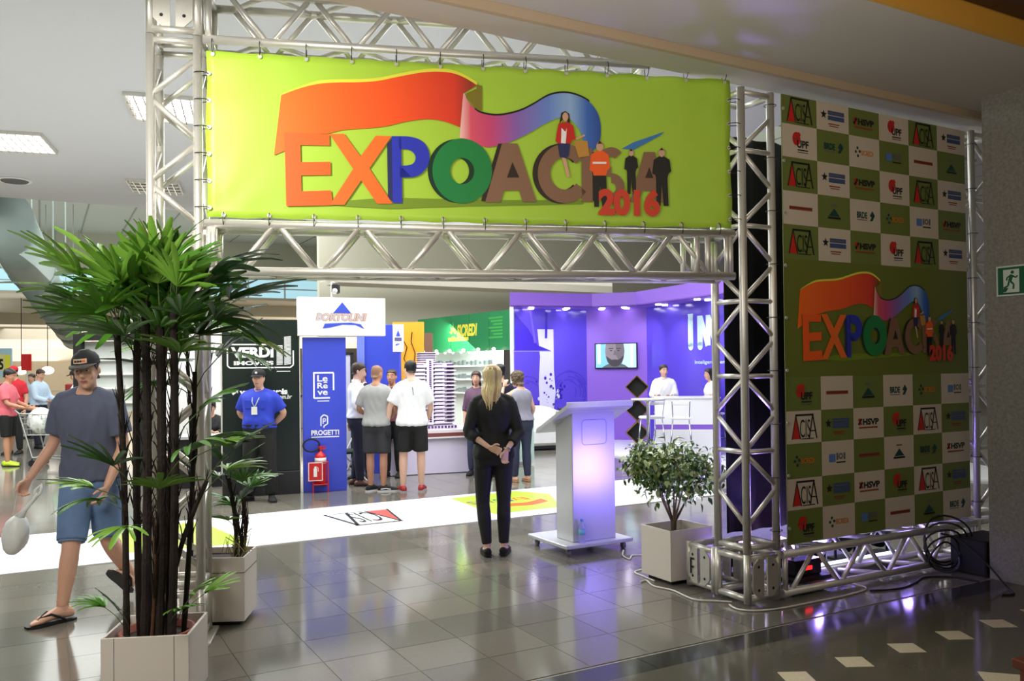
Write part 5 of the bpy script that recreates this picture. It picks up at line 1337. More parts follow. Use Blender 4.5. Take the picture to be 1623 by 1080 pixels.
for x, y in ((-.12, -.22), (-.12, .22), (.44, -.14), (.44, .14)):
    b = MB(); b.tube([(x, y - .014, .06), (x, y + .014, .06)], .06, 14); b.tube([(x, y, .06), (x, y, .14)], .012, 5); b.build('wheel', black, t)
def bag(name, label, c, r, m, seed, knot=True):
    r_ = random.Random(seed); t = thing(name, label, 'bag', c)
    b = MB(); R = []
    for i in range(11):
        th = pi * (i + .15) / 10.3; row = []
        for k in range(18):
            a = 2 * pi * k / 18; w = 1 + .10 * sin(a * 5 + i + seed) + r_.uniform(-.05, .05)
            row.append((r[0] * sin(th) * cos(a) * w, r[1] * sin(th) * sin(a) * w, r[2] * (1 - cos(th))))
        R.append(row)
    b.rings(R); b.build('bag_body', m, t, True)
    return t
bagm = mat('white_bag', (232, 236, 232), .45, noise=.05, scale=30, bump=.3)
bag('shopping_bag', 'white plastic bag with a green print, left one in the cart', (-8.48, 15.2, .57), (.20, .2, .24), bagm, 3)
bag('shopping_bag', 'white plastic bag at the front end of the cart', (-8.16, 15.25, .57), (.17, .15, .22), bagm, 4)
t = bag('shopping_bag', 'pale green bag hanging under the cart basket', (-8.05, 15.0, .42), (.12, .08, .16), mat('green_bag', (120, 190, 160), .5, noise=.1), 5)
# ------------------------------------------------------------------ people
HZ = [-.120, -.108, -.085, -.045, 0, .04, .075, .10, .117]
HY = [.040, .036, .026, .012, .004, 0, -.004, -.006, -.006]
HX_ = [.018, .034, .050, .062, .070, .0745, .070, .053, .022]
HR_ = [.020, .034, .056, .076, .087, .094, .089, .068, .028]
def v3(*a): return Vector(a)
def oval(c, ux, uy, rx, ry, n, sq=0.0):
    R = []
    for k in range(n):
        a = 2 * pi * k / n; ca, sa = cos(a), sin(a)
        if sq: f = 1 / max(1e-6, (abs(ca) ** (2 + sq) + abs(sa) ** (2 + sq)) ** (1 / (2 + sq)))
        else: f = 1
        R.append(c + ux * (rx * ca * f) + uy * (ry * sa * f))
    return R
def person(label, loc, face, H=1.75, fem=False, build=1.0, J=None, top=None, bottom=None, shoes=None, sk=None, hair=None, head=(0, 0, 0), vox=.0165, hands=None, feet=None, pitch=None, cap=None, extras=None, group=None, beard=None, z=0.0, belly=0.0):
    """face: heading angle in degrees, 0 looks away from the camera (+y)"""
    k = H / 1.75; sk = sk or skin
    t = thing('person', label, 'person', (loc[0], loc[1], z), rad(face), group)
    sw = .150 if fem else .178; hw = .092
    D = dict(P=(0, 0, .955), N=(0, -.015, 1.475), Hd=(0, .02, 1.632))
    for s, c in ((1, 'R'), (-1, 'L')):
        D['hip' + c] = (s * hw, 0, .915); D['kn' + c] = (s * .10, .015, .51); D['an' + c] = (s * .105, -.015, .085)
        D['sh' + c] = (s * sw, -.01, 1.385); D['el' + c] = (s * (sw + .055), -.035, 1.125); D['wr' + c] = (s * (sw + .055), .03, .885)
    if J: D.update(J)
    D = {a: Vector(b) * k for a, b in D.items()}
    P, N, Hc = D['P'], D['N'], D['Hd']
    hipx = (D['hipR'] - D['hipL']).normalized(); shx = (D['shR'] - D['shL']).normalized()
    ax = (N - P)
    prof_m = [(-.24, .085, .075), (-.13, .150, .108), (0, .168, .115), (.16, .160, .108), (.32, .151, .104), (.52, .162, .112), (.70, .174, .116), (.80, .176, .110), (.875, .170, .098), (.93, .138, .082), (.97, .092, .068), (1.0, .066, .060), (1.1, .055, .057)]
    prof_f = [(-.24, .085, .075), (-.13, .155, .115), (0, .170, .120), (.16, .152, .105), (.32, .126, .092), (.52, .135, .104), (.68, .148, .118), (.80, .148, .102), (.875, .142, .086), (.93, .114, .070), (.97, .074, .058), (1.0, .054, .052), (1.1, .046, .048)]
    prof = prof_f if fem else prof_m
    def torso(mb, t0, t1, infl=0.0, n=24, mi=0, flare=0.0, mul=1.0):
        ts = [q for q in np.linspace(t0, t1, 16)]
        R = []
        for q in ts:
            rx = np.interp(q, [p[0] for p in prof], [p[1] for p in prof]) * k * (build if q < .93 else 1 + (build - 1) * .4)
            ry = np.interp(q, [p[0] for p in prof], [p[2] for p in prof]) * k * (build if q < .93 else 1)
            f = max(0, 1 - (q - t0) / .3) * flare
            x = hipx.lerp(shx, min(1, max(0, q))).normalized(); up = ax.normalized(); y = up.cross(x).normalized(); x = y.cross(up)
            bel = belly * k * math.exp(-((q - .25) / .25) ** 2)
            but = -.018 * k * math.exp(-((q + .02) / .16) ** 2)
            c = P + ax * q + y * (bel * .5 + but + (.012 * k * math.exp(-((q - .62) / .2) ** 2)))
            R.append(oval(c, x, y, rx * mul + infl + f, ry * mul + infl + f + bel * .5, n, .5))
        mb.rings(R, mi)
    def path(pts, a, b, n=12):
        # points along a 2-segment limb, parameter 0..2, joint softened
        out = []
        for s in np.linspace(a, b, n):
            p = pts[0].lerp(pts[1], s) if s <= 1 else pts[1].lerp(pts[2], s - 1)
            out.append((s, p))
        return out
    arm_r = ([0, .25, .5, .85, 1.0, 1.25, 1.6, 2.0], [.054, .051, .047, .040, .038, .040, .033, .025])
    leg_r = ([0, .3, .6, .9, 1.0, 1.1, 1.35, 1.7, 2.0], [.088, .083, .072, .059, .055, .054, .058, .045, .036])
    af = .84 if fem else 1.0; lf = .95 if fem else 1.0
    def limb(mb, c, kind, a, b, infl=0.0, n=14, mi=0, mul=1.0, flare=0.0):
        pts = [D[x + c] for x in (('sh', 'el', 'wr') if kind == 'arm' else ('hip', 'kn', 'an'))]
        if kind == 'arm': pts[0] = pts[0] + v3(-.012 if c == 'R' else .012, 0, 0) * k
        rr = arm_r if kind == 'arm' else leg_r; f0 = (af if kind == 'arm' else lf) * k * (1 + (build - 1) * .7)
        q = path(pts, a, b)
        R = [np.interp(s, *rr) * f0 * mul + infl + flare * max(0, (s - a) / max(.01, b - a)) for s, _ in q]
        mb.tube([p for _, p in q], R, n, mi)
    def traps(mb, infl=0.0):
        for c in 'RL':
            a = N + ax * .02 + (D['sh' + c] - N) * .18; z_ = D['sh' + c] + v3(0, 0, .012) * k
            mb.tube([a, a.lerp(z_, .5), z_], [.040 * k * af + infl * .6, .044 * k * af + infl * .7, .046 * k * af + infl * .8], 12)
    # ---- head frame
    hy, hp, hr = (rad(a) for a in head)
    Hm = (Matrix.Rotation(hy, 3, 'Z') @ Matrix.Rotation(hp, 3, 'X') @ Matrix.Rotation(hr, 3, 'Y'))
    hs = k * (.97 if fem else 1.0) * (1.75 / H) ** .4
    hw3 = lambda x, y, z: Hc + Hm @ (Vector((x, y, z)) * hs)
    def headloft(mb, infl=1.0, z0=-.12, z1=.117, dy=0, mi=0, n=24):
        R = []
        for z in np.linspace(z0, z1, 18):
            rx, ry, yc = np.interp(z, HZ, HX_), np.interp(z, HZ, HR_), np.interp(z, HZ, HY)
            R.append([hw3(rx * infl * cos(2 * pi * q / n), yc + dy + ry * infl * sin(2 * pi * q / n), z * (infl if z > 0 else 1)) for q in range(n)])
        mb.rings(R, mi)
    # ---- body
    b = MB(); torso(b, -.24, 1.06); headloft(b); traps(b)
    b.tube([N - ax * .06, N, N.lerp(Hc, .5), Hc + Hm @ v3(0, -.012, 0)], [.066 * k, (.056 if not fem else .047) * k, (.054 if not fem else .045) * k, .052 * k], 14)
    # face: nose, brow, chin, cheeks, ears
    b.tube([hw3(0, .086, .022), hw3(0, .100, 0), hw3(0, .113, -.022), hw3(0, .094, -.036)], [.008 * hs, .010 * hs, .014 * hs, .011 * hs], 8)
    b.ell(hw3(.012, .094, -.026), (.009, .009, .007), 8, 5); b.ell(hw3(-.012, .094, -.026), (.009, .009, .007), 8, 5)
    b.tube([hw3(-.045, .072, .030), hw3(-.02, .087, .033), hw3(.02, .087, .033), hw3(.045, .072, .030)], [.008, .010, .010, .008], 6)
    b.ell(hw3(0, .066, -.098), (.022, .020, .016), 8, 6, M=Hm); b.ell(hw3(.042, .058, -.025), (.022, .026, .026), 8, 6, M=Hm); b.ell(hw3(-.042, .058, -.025), (.022, .026, .026), 8, 6, M=Hm)
    b.ell(hw3(0, .084, -.060), (.024, .014, .013), 8, 6, M=Hm)
    for s in (1, -1): b.ell(hw3(s * .076, -.008, -.004), (.010, .020, .032), 8, 6, M=Hm)
    for c, s in (('R', 1), ('L', -1)):
        limb(b, c, 'arm', 0, 2.03); b.ell(D['sh' + c] + v3(-s * .012, 0, -.005) * k, (.056 * k * af, .056 * k * af, .054 * k), 12, 8)
        limb(b, c, 'leg', 0, 2.0)
        b.ell(D['hip' + c] + v3(0, -.02, -.02) * k, (.088 * k * build, .098 * k * build, .10 * k), 12, 8)
        b.ell(D['kn' + c].lerp(D['an' + c], .33) + v3(0, -.018, 0) * k, (.042 * k, .045 * k, .095 * k), 10, 8)
    # hands
    X_ = b; b = MB()
    for c, s in (('R', 1), ('L', -1)):
        h = (hands or {}).get(c, {})
        W = D['wr' + c]; d = Vector(h['d']).normalized() if 'd' in h else (W - D['el' + c]).normalized()
        th = Vector(h.get('th', (0, 1, 0))); th = (th - d * th.dot(d)).normalized()
        nrm = (th.cross(d) if s > 0 else d.cross(th)).normalized()
        curl = h.get('curl', 22); f = k * (.9 if fem else 1.0)
        w_ = [(0, .026, .019), (.03, .036, .017), (.065, .041, .0145), (.095, .040, .012)]
        b.rings([oval(W + d * (q * f), th, nrm, a * f, e * f, 12) for q, a, e in w_])
        for i, (off, L) in enumerate(((.031, .070), (.0105, .078), (-.0105, .072), (-.031, .057))):
            p = W + d * (.086 * f) + th * (off * f); ang = 0; pts = [p - d * .015 * f]; dd = d
            fan = th * (off * 1.2)
            for j, (fr, m_) in enumerate(((.45, .7), (.32, 1.1), (.23, .9))):
                ang += rad(curl * m_ * (1 + .12 * i)); dd = (d * cos(ang) + nrm * sin(ang) + fan).normalized(); pts.append(p := p + dd * (L * fr * f))
            b.tube(pts, [.0105 * f, .0098 * f, .0088 * f, .0070 * f], 8)
        tp = W + d * (.022 * f) + th * (.026 * f)
        b.tube([tp - th * .01 * f, tp + (d * .55 + th * .7 + nrm * .25) * .038 * f, tp + (d * .62 + th * .62 + nrm * .32) * .068 * f, tp + (d * .75 + th * .5 + nrm * .4) * .09 * f], [.013 * f, .0125 * f, .0105 * f, .008 * f], 8)
    # feet
    FT = {}
    for c, s in (('R', 1), ('L', -1)):
        fa = rad((feet or {}).get(c, -s * 8)); pc = rad((pitch or {}).get(c, 0))
        M3 = Matrix.Rotation(fa, 3, 'Z') @ Matrix.Rotation(-pc, 3, 'X'); A = D['an' + c]
        FT[c] = lambda x, y, z, M3=M3, A=A: A + M3 @ (Vector((x, y, z - .085)) * k * (.93 if fem else 1))
        F = FT[c]
        secs = [(-.068, .034, .022, .024), (-.05, .042, .031, .036), (0, .052, .035, .046), (.05, .044, .039, .036), (.10, .031, .044, .026), (.145, .022, .044, .017)]
        b.rings([[F(rx * cos(a), y, zc + rz * sin(a)) for a in [2 * pi * q / 12 for q in range(12)]] for y, zc, rx, rz in secs])
        b.tube([A + v3(0, 0, .05) * k, F(0, -.005, .05)], [.036 * k * lf, .034 * k], 10)
        for i, (x, L, r) in enumerate(((-s * .028, .062, .0135), (-s * .007, .058, .010), (s * .010, .05, .0095), (s * .024, .040, .009), (s * .036, .028, .0085))):
            b.tube([F(x, .12, .018), F(x, .135 + L * .5, .016), F(x, .135 + L, .011)], [r * 1.1, r, r * .75], 8)
    fine = .0048 if vox < .009 else (.0075 if vox < .012 else .011)
    limbs_o = remeshed(b, 'extremities', sk, None, fine, 1); body = remeshed(X_, 'body', sk, t, vox, 2)
    bm = bmesh.new(); bm.from_mesh(body.data); bm.from_mesh(limbs_o.data); bm.to_mesh(body.data); bm.free()
    ld = limbs_o.data; bpy.data.objects.remove(limbs_o); bpy.data.meshes.remove(ld)
    body.data.polygons.foreach_set('use_smooth', [True] * len(body.data.polygons))
    # eyes, brows, lips
    dark = mat('eye_dark', (40, 28, 22), .3, noise=0); wh = mat('eye_white', (226, 222, 216), .25, noise=0); lipm = mat('lips', (172, 98, 90), .45, noise=0)
    ha = hair or {}
    hm = ha.get('m')
    for s in (1, -1):
        q = MB(); q.ell(hw3(s * .031, .0835, .010), (.0145, .008, .0065), 10, 6, M=Hm, mi=0); q.ell(hw3(s * .031, .0895, .010), (.006, .003, .0062), 8, 5, M=Hm, mi=1); q.build('eye', [wh, dark], t, True)
        q = MB(); q.tube([hw3(s * .050, .073, .033), hw3(s * .032, .0905, .040), hw3(s * .014, .0945, .035)], [.0028, .0042, .0030], 6, flat=.7); q.build('eyebrow', hm or dark, t, True)
    q = MB(); q.tube([hw3(-.024, .088, -.060), hw3(-.010, .0985, -.057), hw3(0, .0975, -.0585), hw3(.010, .0985, -.057), hw3(.024, .088, -.060)], [.002, .0052, .0046, .0052, .002], 8, flat=1.2); q.build('lips', lipm, t, True)
    # ---- trousers, skirts, shirts
    if bottom:
        m, ln, infl = bottom['m'], bottom.get('len', 2.0), bottom.get('infl', .012); wt = bottom.get('waist', .10)
        b = MB(); torso(b, -.24, wt, infl)
        for c, s in (('R', 1), ('L', -1)):
            limb(b, c, 'leg', 0, min(2.0, ln), infl, 16, flare=bottom.get('flare', .004))
            b.ell(D['hip' + c] + v3(0, -.02, -.02) * k, (.088 * k * build + infl, .098 * k * build + infl, .10 * k + infl), 12, 8)
            if ln >= 1.5: b.ell(D['kn' + c].lerp(D['an' + c], .33) + v3(0, -.018, 0) * k, (.042 * k + infl, .045 * k + infl, .095 * k), 10, 8)
        remeshed(b, bottom.get('name', 'trousers'), m, t, vox * 1.15, 3)
        if bottom.get('belt'):
            q = MB(); torso(q, wt - .035, wt + .03, infl + .006); q.build('belt', bottom['belt'], t, True)
    if top:
        m, hem, sl, infl = top['m'], top.get('hem', .0), top.get('sleeve', .6), top.get('infl', .014)
        b = MB(); torso(b, hem, top.get('neck', .985), infl, flare=top.get('flare', .02))
        for c, s in (('R', 1), ('L', -1)):
            sv = sl if not isinstance(sl, dict) else sl[c]
            if c == 'R' and sv > 0: traps(b, infl)
            if sv > 0:
                limb(b, c, 'arm', 0, sv, infl, 16, flare=top.get('sflare', .006))
                b.ell(D['sh' + c] + v3(-s * .014, 0, -.004) * k, (.056 * k * af + infl * .8, .056 * k * af + infl * .8, .054 * k + infl * .6), 12, 8)
        def post(me):
            for vv in me.vertices:
                p = vv.co
                vv.co += vv.normal * (.0026 * sin(p.z * 46 + 5 * sin(p.x * 18)) * (1 if p.z < 1.15 * k else .4) + .0018 * sin(p.x * 70 + p.z * 25))
        remeshed(b, top.get('name', 'shirt'), m, t, vox * 1.1, 3, post)
        if top.get('collar'):
            q = MB(); c0 = N + ax * .015
            q.rings([oval(c0 + v3(0, .004, 0), shx, v3(0, 1, 0), .070 * k, .068 * k, 18), oval(c0 + v3(0, .0, .034 * k), shx, v3(0, 1, 0), .061 * k, .060 * k, 18), oval(c0 + v3(0, .0, .03 * k), shx, v3(0, 1, 0), .056 * k, .055 * k, 18)], cap=False); q.build('collar', top['collar'], t, True)
    # ---- shoes
    if shoes:
        m, sole = shoes['m'], shoes.get('sole', black)
        for c, s in (('R', 1), ('L', -1)):
            F = FT[c]; lowcut = shoes.get('flat', False)
            secs = [(-.082, .030, .020, .028), (-.062, .040, .037, .040), (-.01, .052 if not lowcut else .036, .041, .052 if not lowcut else .034), (.045, .048 if not lowcut else .033, .044, .045 if not lowcut else .030), (.10, .035, .050, .033), (.15, .028, .050, .027), (.19, .023, .038, .020), (.208, .020, .018, .012)]
            R = [[F(rx * cos(a), y, max(.004, zc + rz * sin(a))) for a in [2 * pi * q / 16 for q in range(16)]] for y, zc, rx, rz in secs]
            q = MB(); q.rings(R); sh = q.build('shoe', m, t, True)
            q = MB(); o_ = [(-.085, .022), (-.06, .040), (0, .043), (.05, .046), (.10, .052), (.15, .052), (.19, .040), (.212, .018)]
            ol = [(x, y) for y, x in o_] + [(-x, y) for y, x in o_[::-1]]
            q.rings([[F(x, y, 0) for x, y in ol], [F(x, y, .018) for x, y in ol]]); q.build('sole', sole, sh)
            if shoes.get('mark'):
                q = MB(); q.tube([F(s * .047, .10, .03), F(s * .047, .03, .045), F(s * .043, -.04, .035)], .006, 5); q.build('side_stripe', shoes['mark'], sh)
    # ---- hair
    if hair:
        lim = hair.get('lim', (.068, .062, .03, -.02, -.075, -.085)); inf = hair.get('infl', 1.09); ln = hair.get('long', 0)
        b = MB(); n = 40; R = []; rr = random.Random(hash(label) % 1000 if False else len(label))
        ph = [rr.uniform(0, 6.28) for _ in range(6)]
        steps = 16 + int(ln * 60)
        for i in range(steps + 1):
            row = []
            for q in range(n):
                a = 2 * pi * q / n; deg = abs(((math.degrees(a) - 90 + 180) % 360) - 180)
                zb = np.interp(deg, [0, 45, 75, 100, 130, 180], lim)
                if ln: zb = zb - ln * np.interp(deg, [0, 80, 105, 140, 180], [0, 0, .75, 1, 1]) * (1 + .16 * sin(a * 7 + ph[0]) + .1 * sin(a * 17 + ph[1]))
                top_ = .117 * inf
                z = top_ + (zb - top_) * (i / steps)
                zz = max(z / (inf if z > 0 else 1), -.12)
                rx, ry, yc = np.interp(zz, HZ, HX_), np.interp(zz, HZ, HR_), np.interp(zz, HZ, HY)
                if z < -.03: 
                    m_ = min(1, (-.03 - z) / .06); rx = rx + (max(rx, hair.get('wide', .072)) - rx) * m_; ry = ry + (max(ry, .082) - ry) * m_; yc = yc + (-.030 - yc) * m_
                    if ln and z < -.12: tp = 1 - hair.get('taper', .35) * min(1, (-.12 - z) / max(.05, ln)); rx *= tp; ry *= tp * .8; yc -= .03
                cu = hair.get('curl', 0)
                w = inf + .012 * sin(a * 14 + z * 20 + ph[2]) + .010 * sin(a * 27 + ph[3]) + cu * (.06 * sin(a * 9 + z * 70 + ph[4]) + .05 * sin(a * 15 - z * 90))
                row.append(hw3(rx * w * cos(a), yc + ry * w * sin(a), z + cu * .006 * sin(a * 11)))
            R.append(row)
        b.rings(R[::-1], cap=True); b.build('hair', hm, t, True)
        if ln > .15:
            q = MB()
            for i in range(54):
                a = rad(rr.uniform(175, 365)); l = ln * rr.uniform(.55, 1.12); zb = -.09 - l; P_ = []; R_ = []
                for j in range(9):
                    s = j / 8; z = .095 + (zb - .095) * s; zz = max(z, -.115)
                    rx, ry = np.interp(zz, HZ, HX_), np.interp(zz, HZ, HR_); yc = np.interp(zz, HZ, HY)
                    if z < -.03: m_ = min(1, (-.03 - z) / .06); rx += (.082 - rx) * m_; ry += (.084 - ry) * m_; yc += (-.03 - yc) * m_
                    if z < -.12: rx *= 1 - .5 * min(1, (-.12 - z) / ln); yc -= .02
                    w = inf + .02 + .03 * sin(s * 7 + i); P_.append(hw3(rx * w * cos(a), yc + ry * w * sin(a), z)); R_.append((.015 if j else .008) * (1 - s * .8))
                q.tube(P_, R_, 6, flat=.6)
            q.build('hair_locks', hair.get('m2', hm), t, True)
        if hair.get('curl'):
            q = MB()
            for i in range(150):
                a = rad(rr.uniform(150, 390)); z = rr.uniform(-.10, .125); zz = min(z, .112)
                if 20 < math.degrees(a) - 360 and z < .05: continue
                rx, ry, yc = np.interp(zz, HZ, HX_), np.interp(zz, HZ, HR_), np.interp(zz, HZ, HY); w = rr.uniform(1.12, 1.26); r_ = rr.uniform(.013, .022)
                q.ell(hw3(rx * w * cos(a), yc + ry * w * sin(a), z), (r_, r_, r_), 6, 4)
            q.build('curls', hm, t, True)
        if hair.get('bun'):
            q = MB(); q.tube([hw3(0, -.09, .05), hw3(0, -.135, .03), hw3(.0, -.14, -.08), hw3(0, -.12, -.22), hw3(0, -.10, -.30)], [.02, .032, .034, .025, .006], 10); q.build('ponytail', hm, t, True)
    if beard:
        q = MB(); q.tube([hw3(-.062, .03, -.05), hw3(-.045, .064, -.085), hw3(0, .083, -.105), hw3(.045, .064, -.085), hw3(.062, .03, -.05)], [.010, .018, .024, .018, .010], 8); q.build('beard', beard, t, True)
    if cap:
        b = MB(); n = 28; R = []
        for i in range(9):
            z = .125 * 1.12 - i * (.125 * 1.12 - .040) / 8; zz = min(.115, z / 1.16)
            rx, ry, yc = np.interp(zz, HZ, HX_), np.interp(zz, HZ, HR_), np.interp(zz, HZ, HY)
            R.append([hw3(rx * 1.17 * cos(2 * pi * q / n), yc + ry * 1.17 * sin(2 * pi * q / n), z) for q in range(n)])
        b.rings(R[::-1]); b.build('cap', cap['m'], t, True)
        b = MB(); br = []
        for (y, w, z) in ((.02, .080, .052), (.07, .082, .052), (.11, .072, .046), (.15, .050, .040), (.165, .022, .038)): br.append((y, w, z))
        up = [[hw3(-w, y, z - .004), hw3(-w * .5, y + .012, z + .004), hw3(0, y + .016, z + .006), hw3(w * .5, y + .012, z + .004), hw3(w, y, z - .004)] for y, w, z in br]
        lo = [[p - Hm @ v3(0, 0, .006) for p in reversed(r)] for r in up]
        b.rings([u + l for u, l in zip(up, lo)]); b.build('cap_brim', cap.get('brim', cap['m']), t, True)
        if cap.get('patch'):
            q = MB(); w, h0, h1 = cap['patch']; V = []
            g = [(hw3(w * s, .0045 + np.interp(zz / 1.16, HZ, HR_) * 1.17 * math.sqrt(max(0, 1 - (w * s / (np.interp(zz / 1.16, HZ, HX_) * 1.17)) ** 2)), zz)) for zz in (h0, h1) for s in (-1, -.5, 0, .5, 1)]
            q.add(g, [(0, 1, 6, 5), (1, 2, 7, 6), (2, 3, 8, 7), (3, 4, 9, 8)]); q.build('cap_patch', cap['pm'], t, True)
            if cap.get('bars'):
                q = MB()
                for (s0, s1, mi) in ((-.8, -.4, 0), (-.35, -.05, 1), (0, .35, 1), (.42, .8, 1)):
                    g = [hw3(w * s, .0065 + np.interp(zz / 1.16, HZ, HR_) * 1.17 * math.sqrt(max(0, 1 - (w * s / (np.interp(zz / 1.16, HZ, HX_) * 1.17)) ** 2)), zz) for zz in (h0 * .7 + h1 * .3, h0 * .3 + h1 * .7) for s in (s0, s1)]
                    q.add(g, [(0, 1, 3, 2)], mi)
                q.build('cap_lettering', [p_or, pblack], t)
    if extras: extras(t, D, hw3, FT, k, torso, limb, N, ax, shx)
    return t, D, k

cl_navy = mat('cloth_slate_blue', (92, 98, 120), .85, noise=.08, scale=60)
cl_denim = mat('denim', (104, 132, 172), .8, noise=.28, scale=9, bump=.1)
cl_black = mat('cloth_black', (15, 15, 17), .75, noise=.1, scale=40)
cl_char = mat('cloth_charcoal', (52, 52, 56), .85, noise=.12, scale=50)
cl_white = mat('cloth_white', (238, 238, 240), .8, noise=.02)
cl_grey = mat('cloth_heather_grey', (160, 160, 158), .85, noise=.07, scale=80)
cl_blue = mat('cloth_guard_blue', (36, 58, 186), .75, noise=.05)
cl_jean = mat('cloth_dark_jeans', (48, 54, 80), .8, noise=.15, scale=30)
cl_strip = mat('cloth_grey_violet', (142, 140, 158), .8, noise=.1, scale=70)
cl_pink = mat('cloth_pink', (216, 104, 116), .85, noise=.06)
cl_dnavy = mat('cloth_dark_navy', (24, 26, 48), .8, noise=.1)
cl_lblue = mat('cloth_light_blue', (186, 208, 230), .8, noise=.04)
h_black = mat('hair_black', (22, 18, 16), .45, noise=.2, scale=40)
h_brown = mat('hair_brown', (58, 40, 30), .45, noise=.25, scale=40)
h_blond = mat('hair_blond', (186, 154, 106), .45, noise=.22, scale=50)
h_cur = mat('hair_greying', (98, 82, 66), .6, noise=.4, scale=60)
h_buzz = mat('hair_buzz', (150, 112, 88), .6, noise=.1)
brown_sh = mat('shoe_brown', (96, 58, 42), .4, noise=.1); red_sh = mat('shoe_red', (160, 36, 40), .5, noise=.1); lime_sh = mat('shoe_lime', (190, 220, 40), .5, noise=.1); tan_sh = mat('shoe_tan', (190, 146, 112), .5)

# man with the cap and flip flops, walking at the left
def flips(t, D, hw3, FT, k, *a):
    for c, s in (('R', 1), ('L', -1)):
        F = FT[c]; o_ = [(-.080, .024), (-.055, .036), (0, .037), (.05, .040), (.10, .050), (.15, .053), (.19, .046), (.215, .022)]
        ol = [(x, y) for y, x in o_] + [(-x, y) for y, x in o_[::-1]]
        q = MB(); q.rings([[F(x, y, -.016) for x, y in ol], [F(x, y, .001) for x, y in ol]]); f = q.build('flip_flop', black, t)
        q = MB(); q.tube([F(-s * .012, .150, .004), F(-s * .012, .140, .036), F(s * .02, .09, .062), F(s * .042, .03, .036), F(s * .040, -.01, .002)], [.006, .007, .009, .009, .008], 7)
        q.tube([F(-s * .012, .140, .036), F(-s * .038, .08, .056), F(-s * .042, .03, .030), F(-s * .038, -.01, .002)], [.007, .009, .009, .008], 7); q.build('strap', black, f, True)
    q = MB(); a, b_ = D['wrL'], D['elL']
    d = (a - b_).normalized(); r = a + d * .120 + v3(-.0, .01, 0)
    limb_ = a[5] if False else None
def man_extra(t, D, hw3, FT, k, torso, limb, N, ax, shx):
    flips(t, D, hw3, FT, k)
    q = MB(); c0 = N + ax * -.012
    q.rings([oval(c0 + v3(0, .006, -.006), shx, v3(0, .96, -.25), .087 * k, .084 * k, 20), oval(c0 + v3(0, .007, .010), shx, v3(0, .96, -.25), .078 * k, .076 * k, 20)], cap=False); q.build('neck_rib', cl_black, t, True)
    q = MB(); limb(q, 'R', 'leg', .88, .95, .022, 18, flare=.002); limb(q, 'L', 'leg', .88, .95, .022, 18, flare=.002); q.build('turned_hem', mat('denim_hem', (118, 142, 176), .8, noise=.2), t, True)
mk = 1.85 / 1.75
def mj(x, y, z): return (x / mk, y / mk, z / mk)
t, D, k = person('man in slate blue shirt, black cap, denim shorts and flip flops walking past the palm', (-2.97, 5.97), 180, 1.85, J=dict(
    P=mj(.0, .0, .97), N=mj(.0, .05, 1.54), Hd=mj(-.025, .115, 1.695), hipR=mj(.085, .02, .95), hipL=mj(-.085, -.02, .95), knR=mj(.045, .20, .50), anR=mj(.085, .24, .105), knL=mj(-.075, -.06, .50), anL=mj(-.105, -.36, .17),
    shR=mj(.19, .05, 1.465), shL=mj(-.185, .05, 1.46), elR=mj(.265, -.0, 1.18), wrR=mj(.385, .10, .95), elL=mj(-.235, .02, 1.16), wrL=mj(-.175, .14, .90)),
    top=dict(m=cl_navy, hem=-.06, sleeve=.72, infl=.022, sflare=.012), bottom=dict(m=cl_denim, len=.93, infl=.022, name='shorts', flare=.012, waist=.05), hair=dict(m=h_brown, lim=(.09, .07, .01, -.035, -.07, -.08), infl=1.06),
    head=(8, -9, 5), vox=.0085, hands=dict(R=dict(d=(.45, .2, -.9), th=(.3, .9, .3), curl=50), L=dict(th=(-.1, .9, .2), curl=26)), feet=dict(R=-42, L=-10), pitch=dict(L=-42), sk=mat('skin_man', (222, 172, 146), .5, noise=.06, scale=20),
    cap=dict(m=mat('cap_black', (28, 28, 30), .8, noise=.1), brim=mat('cap_brim_grey', (84, 82, 80), .8), patch=(.042, .062, .092), pm=mat('cap_patch_tan', (206, 178, 152), .7, noise=.05), bars=True), extras=man_extra)
# pale fabric panel across his chest is part of the shirt
bw_ = t.matrix_basis
# bag he carries
bp = Vector((-2.97 - .47, 5.97 - .18, .44))
t = bag('plastic_bag', 'knotted white plastic bag swinging from the hand of the man in the cap', bp, (.085, .08, .14), bagm, 8)
b = MB(); b.tube([(0, 0, .26), (.025, .005, .33), (.055, .02, .40), (.065, .03, .44)], [.035, .015, .014, .012], 8); b.tube([(.055, .02, .40), (.045, .03, .46), (.07, .04, .50), (.085, .03, .46), (.06, .02, .40)], [.01, .012, .013, .012, .01], 7); b.build('knotted_handle', bagm, t, True)
t.rotation_euler = (0, rad(14), 0)

# guard
def guard_extra(t, D, hw3, FT, k, torso, limb, N, ax, shx):
    q = MB(); P = D['P']; f = .165
    q.tube([N + v3(-.06, .05, -.01), P + ax * .72 + v3(-.035, f + .012, 0), P + ax * .58 + v3(0, f + .02, 0), P + ax * .72 + v3(.035, f + .012, 0), N + v3(.06, .05, -.01)], .006, 6, flat=2.2); q.build('lanyard', mat('lanyard_grey', (170, 180, 196), .5), t)
    q = MB(); q.box(P + ax * .50 + v3(0, f + .025, 0), (.075, .006, .10)); q.build('badge', mat('badge_white', (226, 226, 220), .4, noise=.1, scale=40), t)
    for s in (1, -1):
        q = MB(); q.box(P + ax * .66 + v3(s * .085, f - .002, 0), (.10, .012, .115), bev=.005); q.build('pocket', cl_blue, t)
        q = MB(); q.box(P + ax * .92 + v3(s * .125, 0, .022), (.11, .05, .012), rz=0); q.build('shoulder_strap', cl_blue, t)
    q = MB(); q.disc(0, 0, .016, y=0, n=14); q2 = MB(); q2.add([hw3(v[0], .113, .088 + v[2]) for v in q.v], q.f); q2.build('cap_badge', pwhite, t)
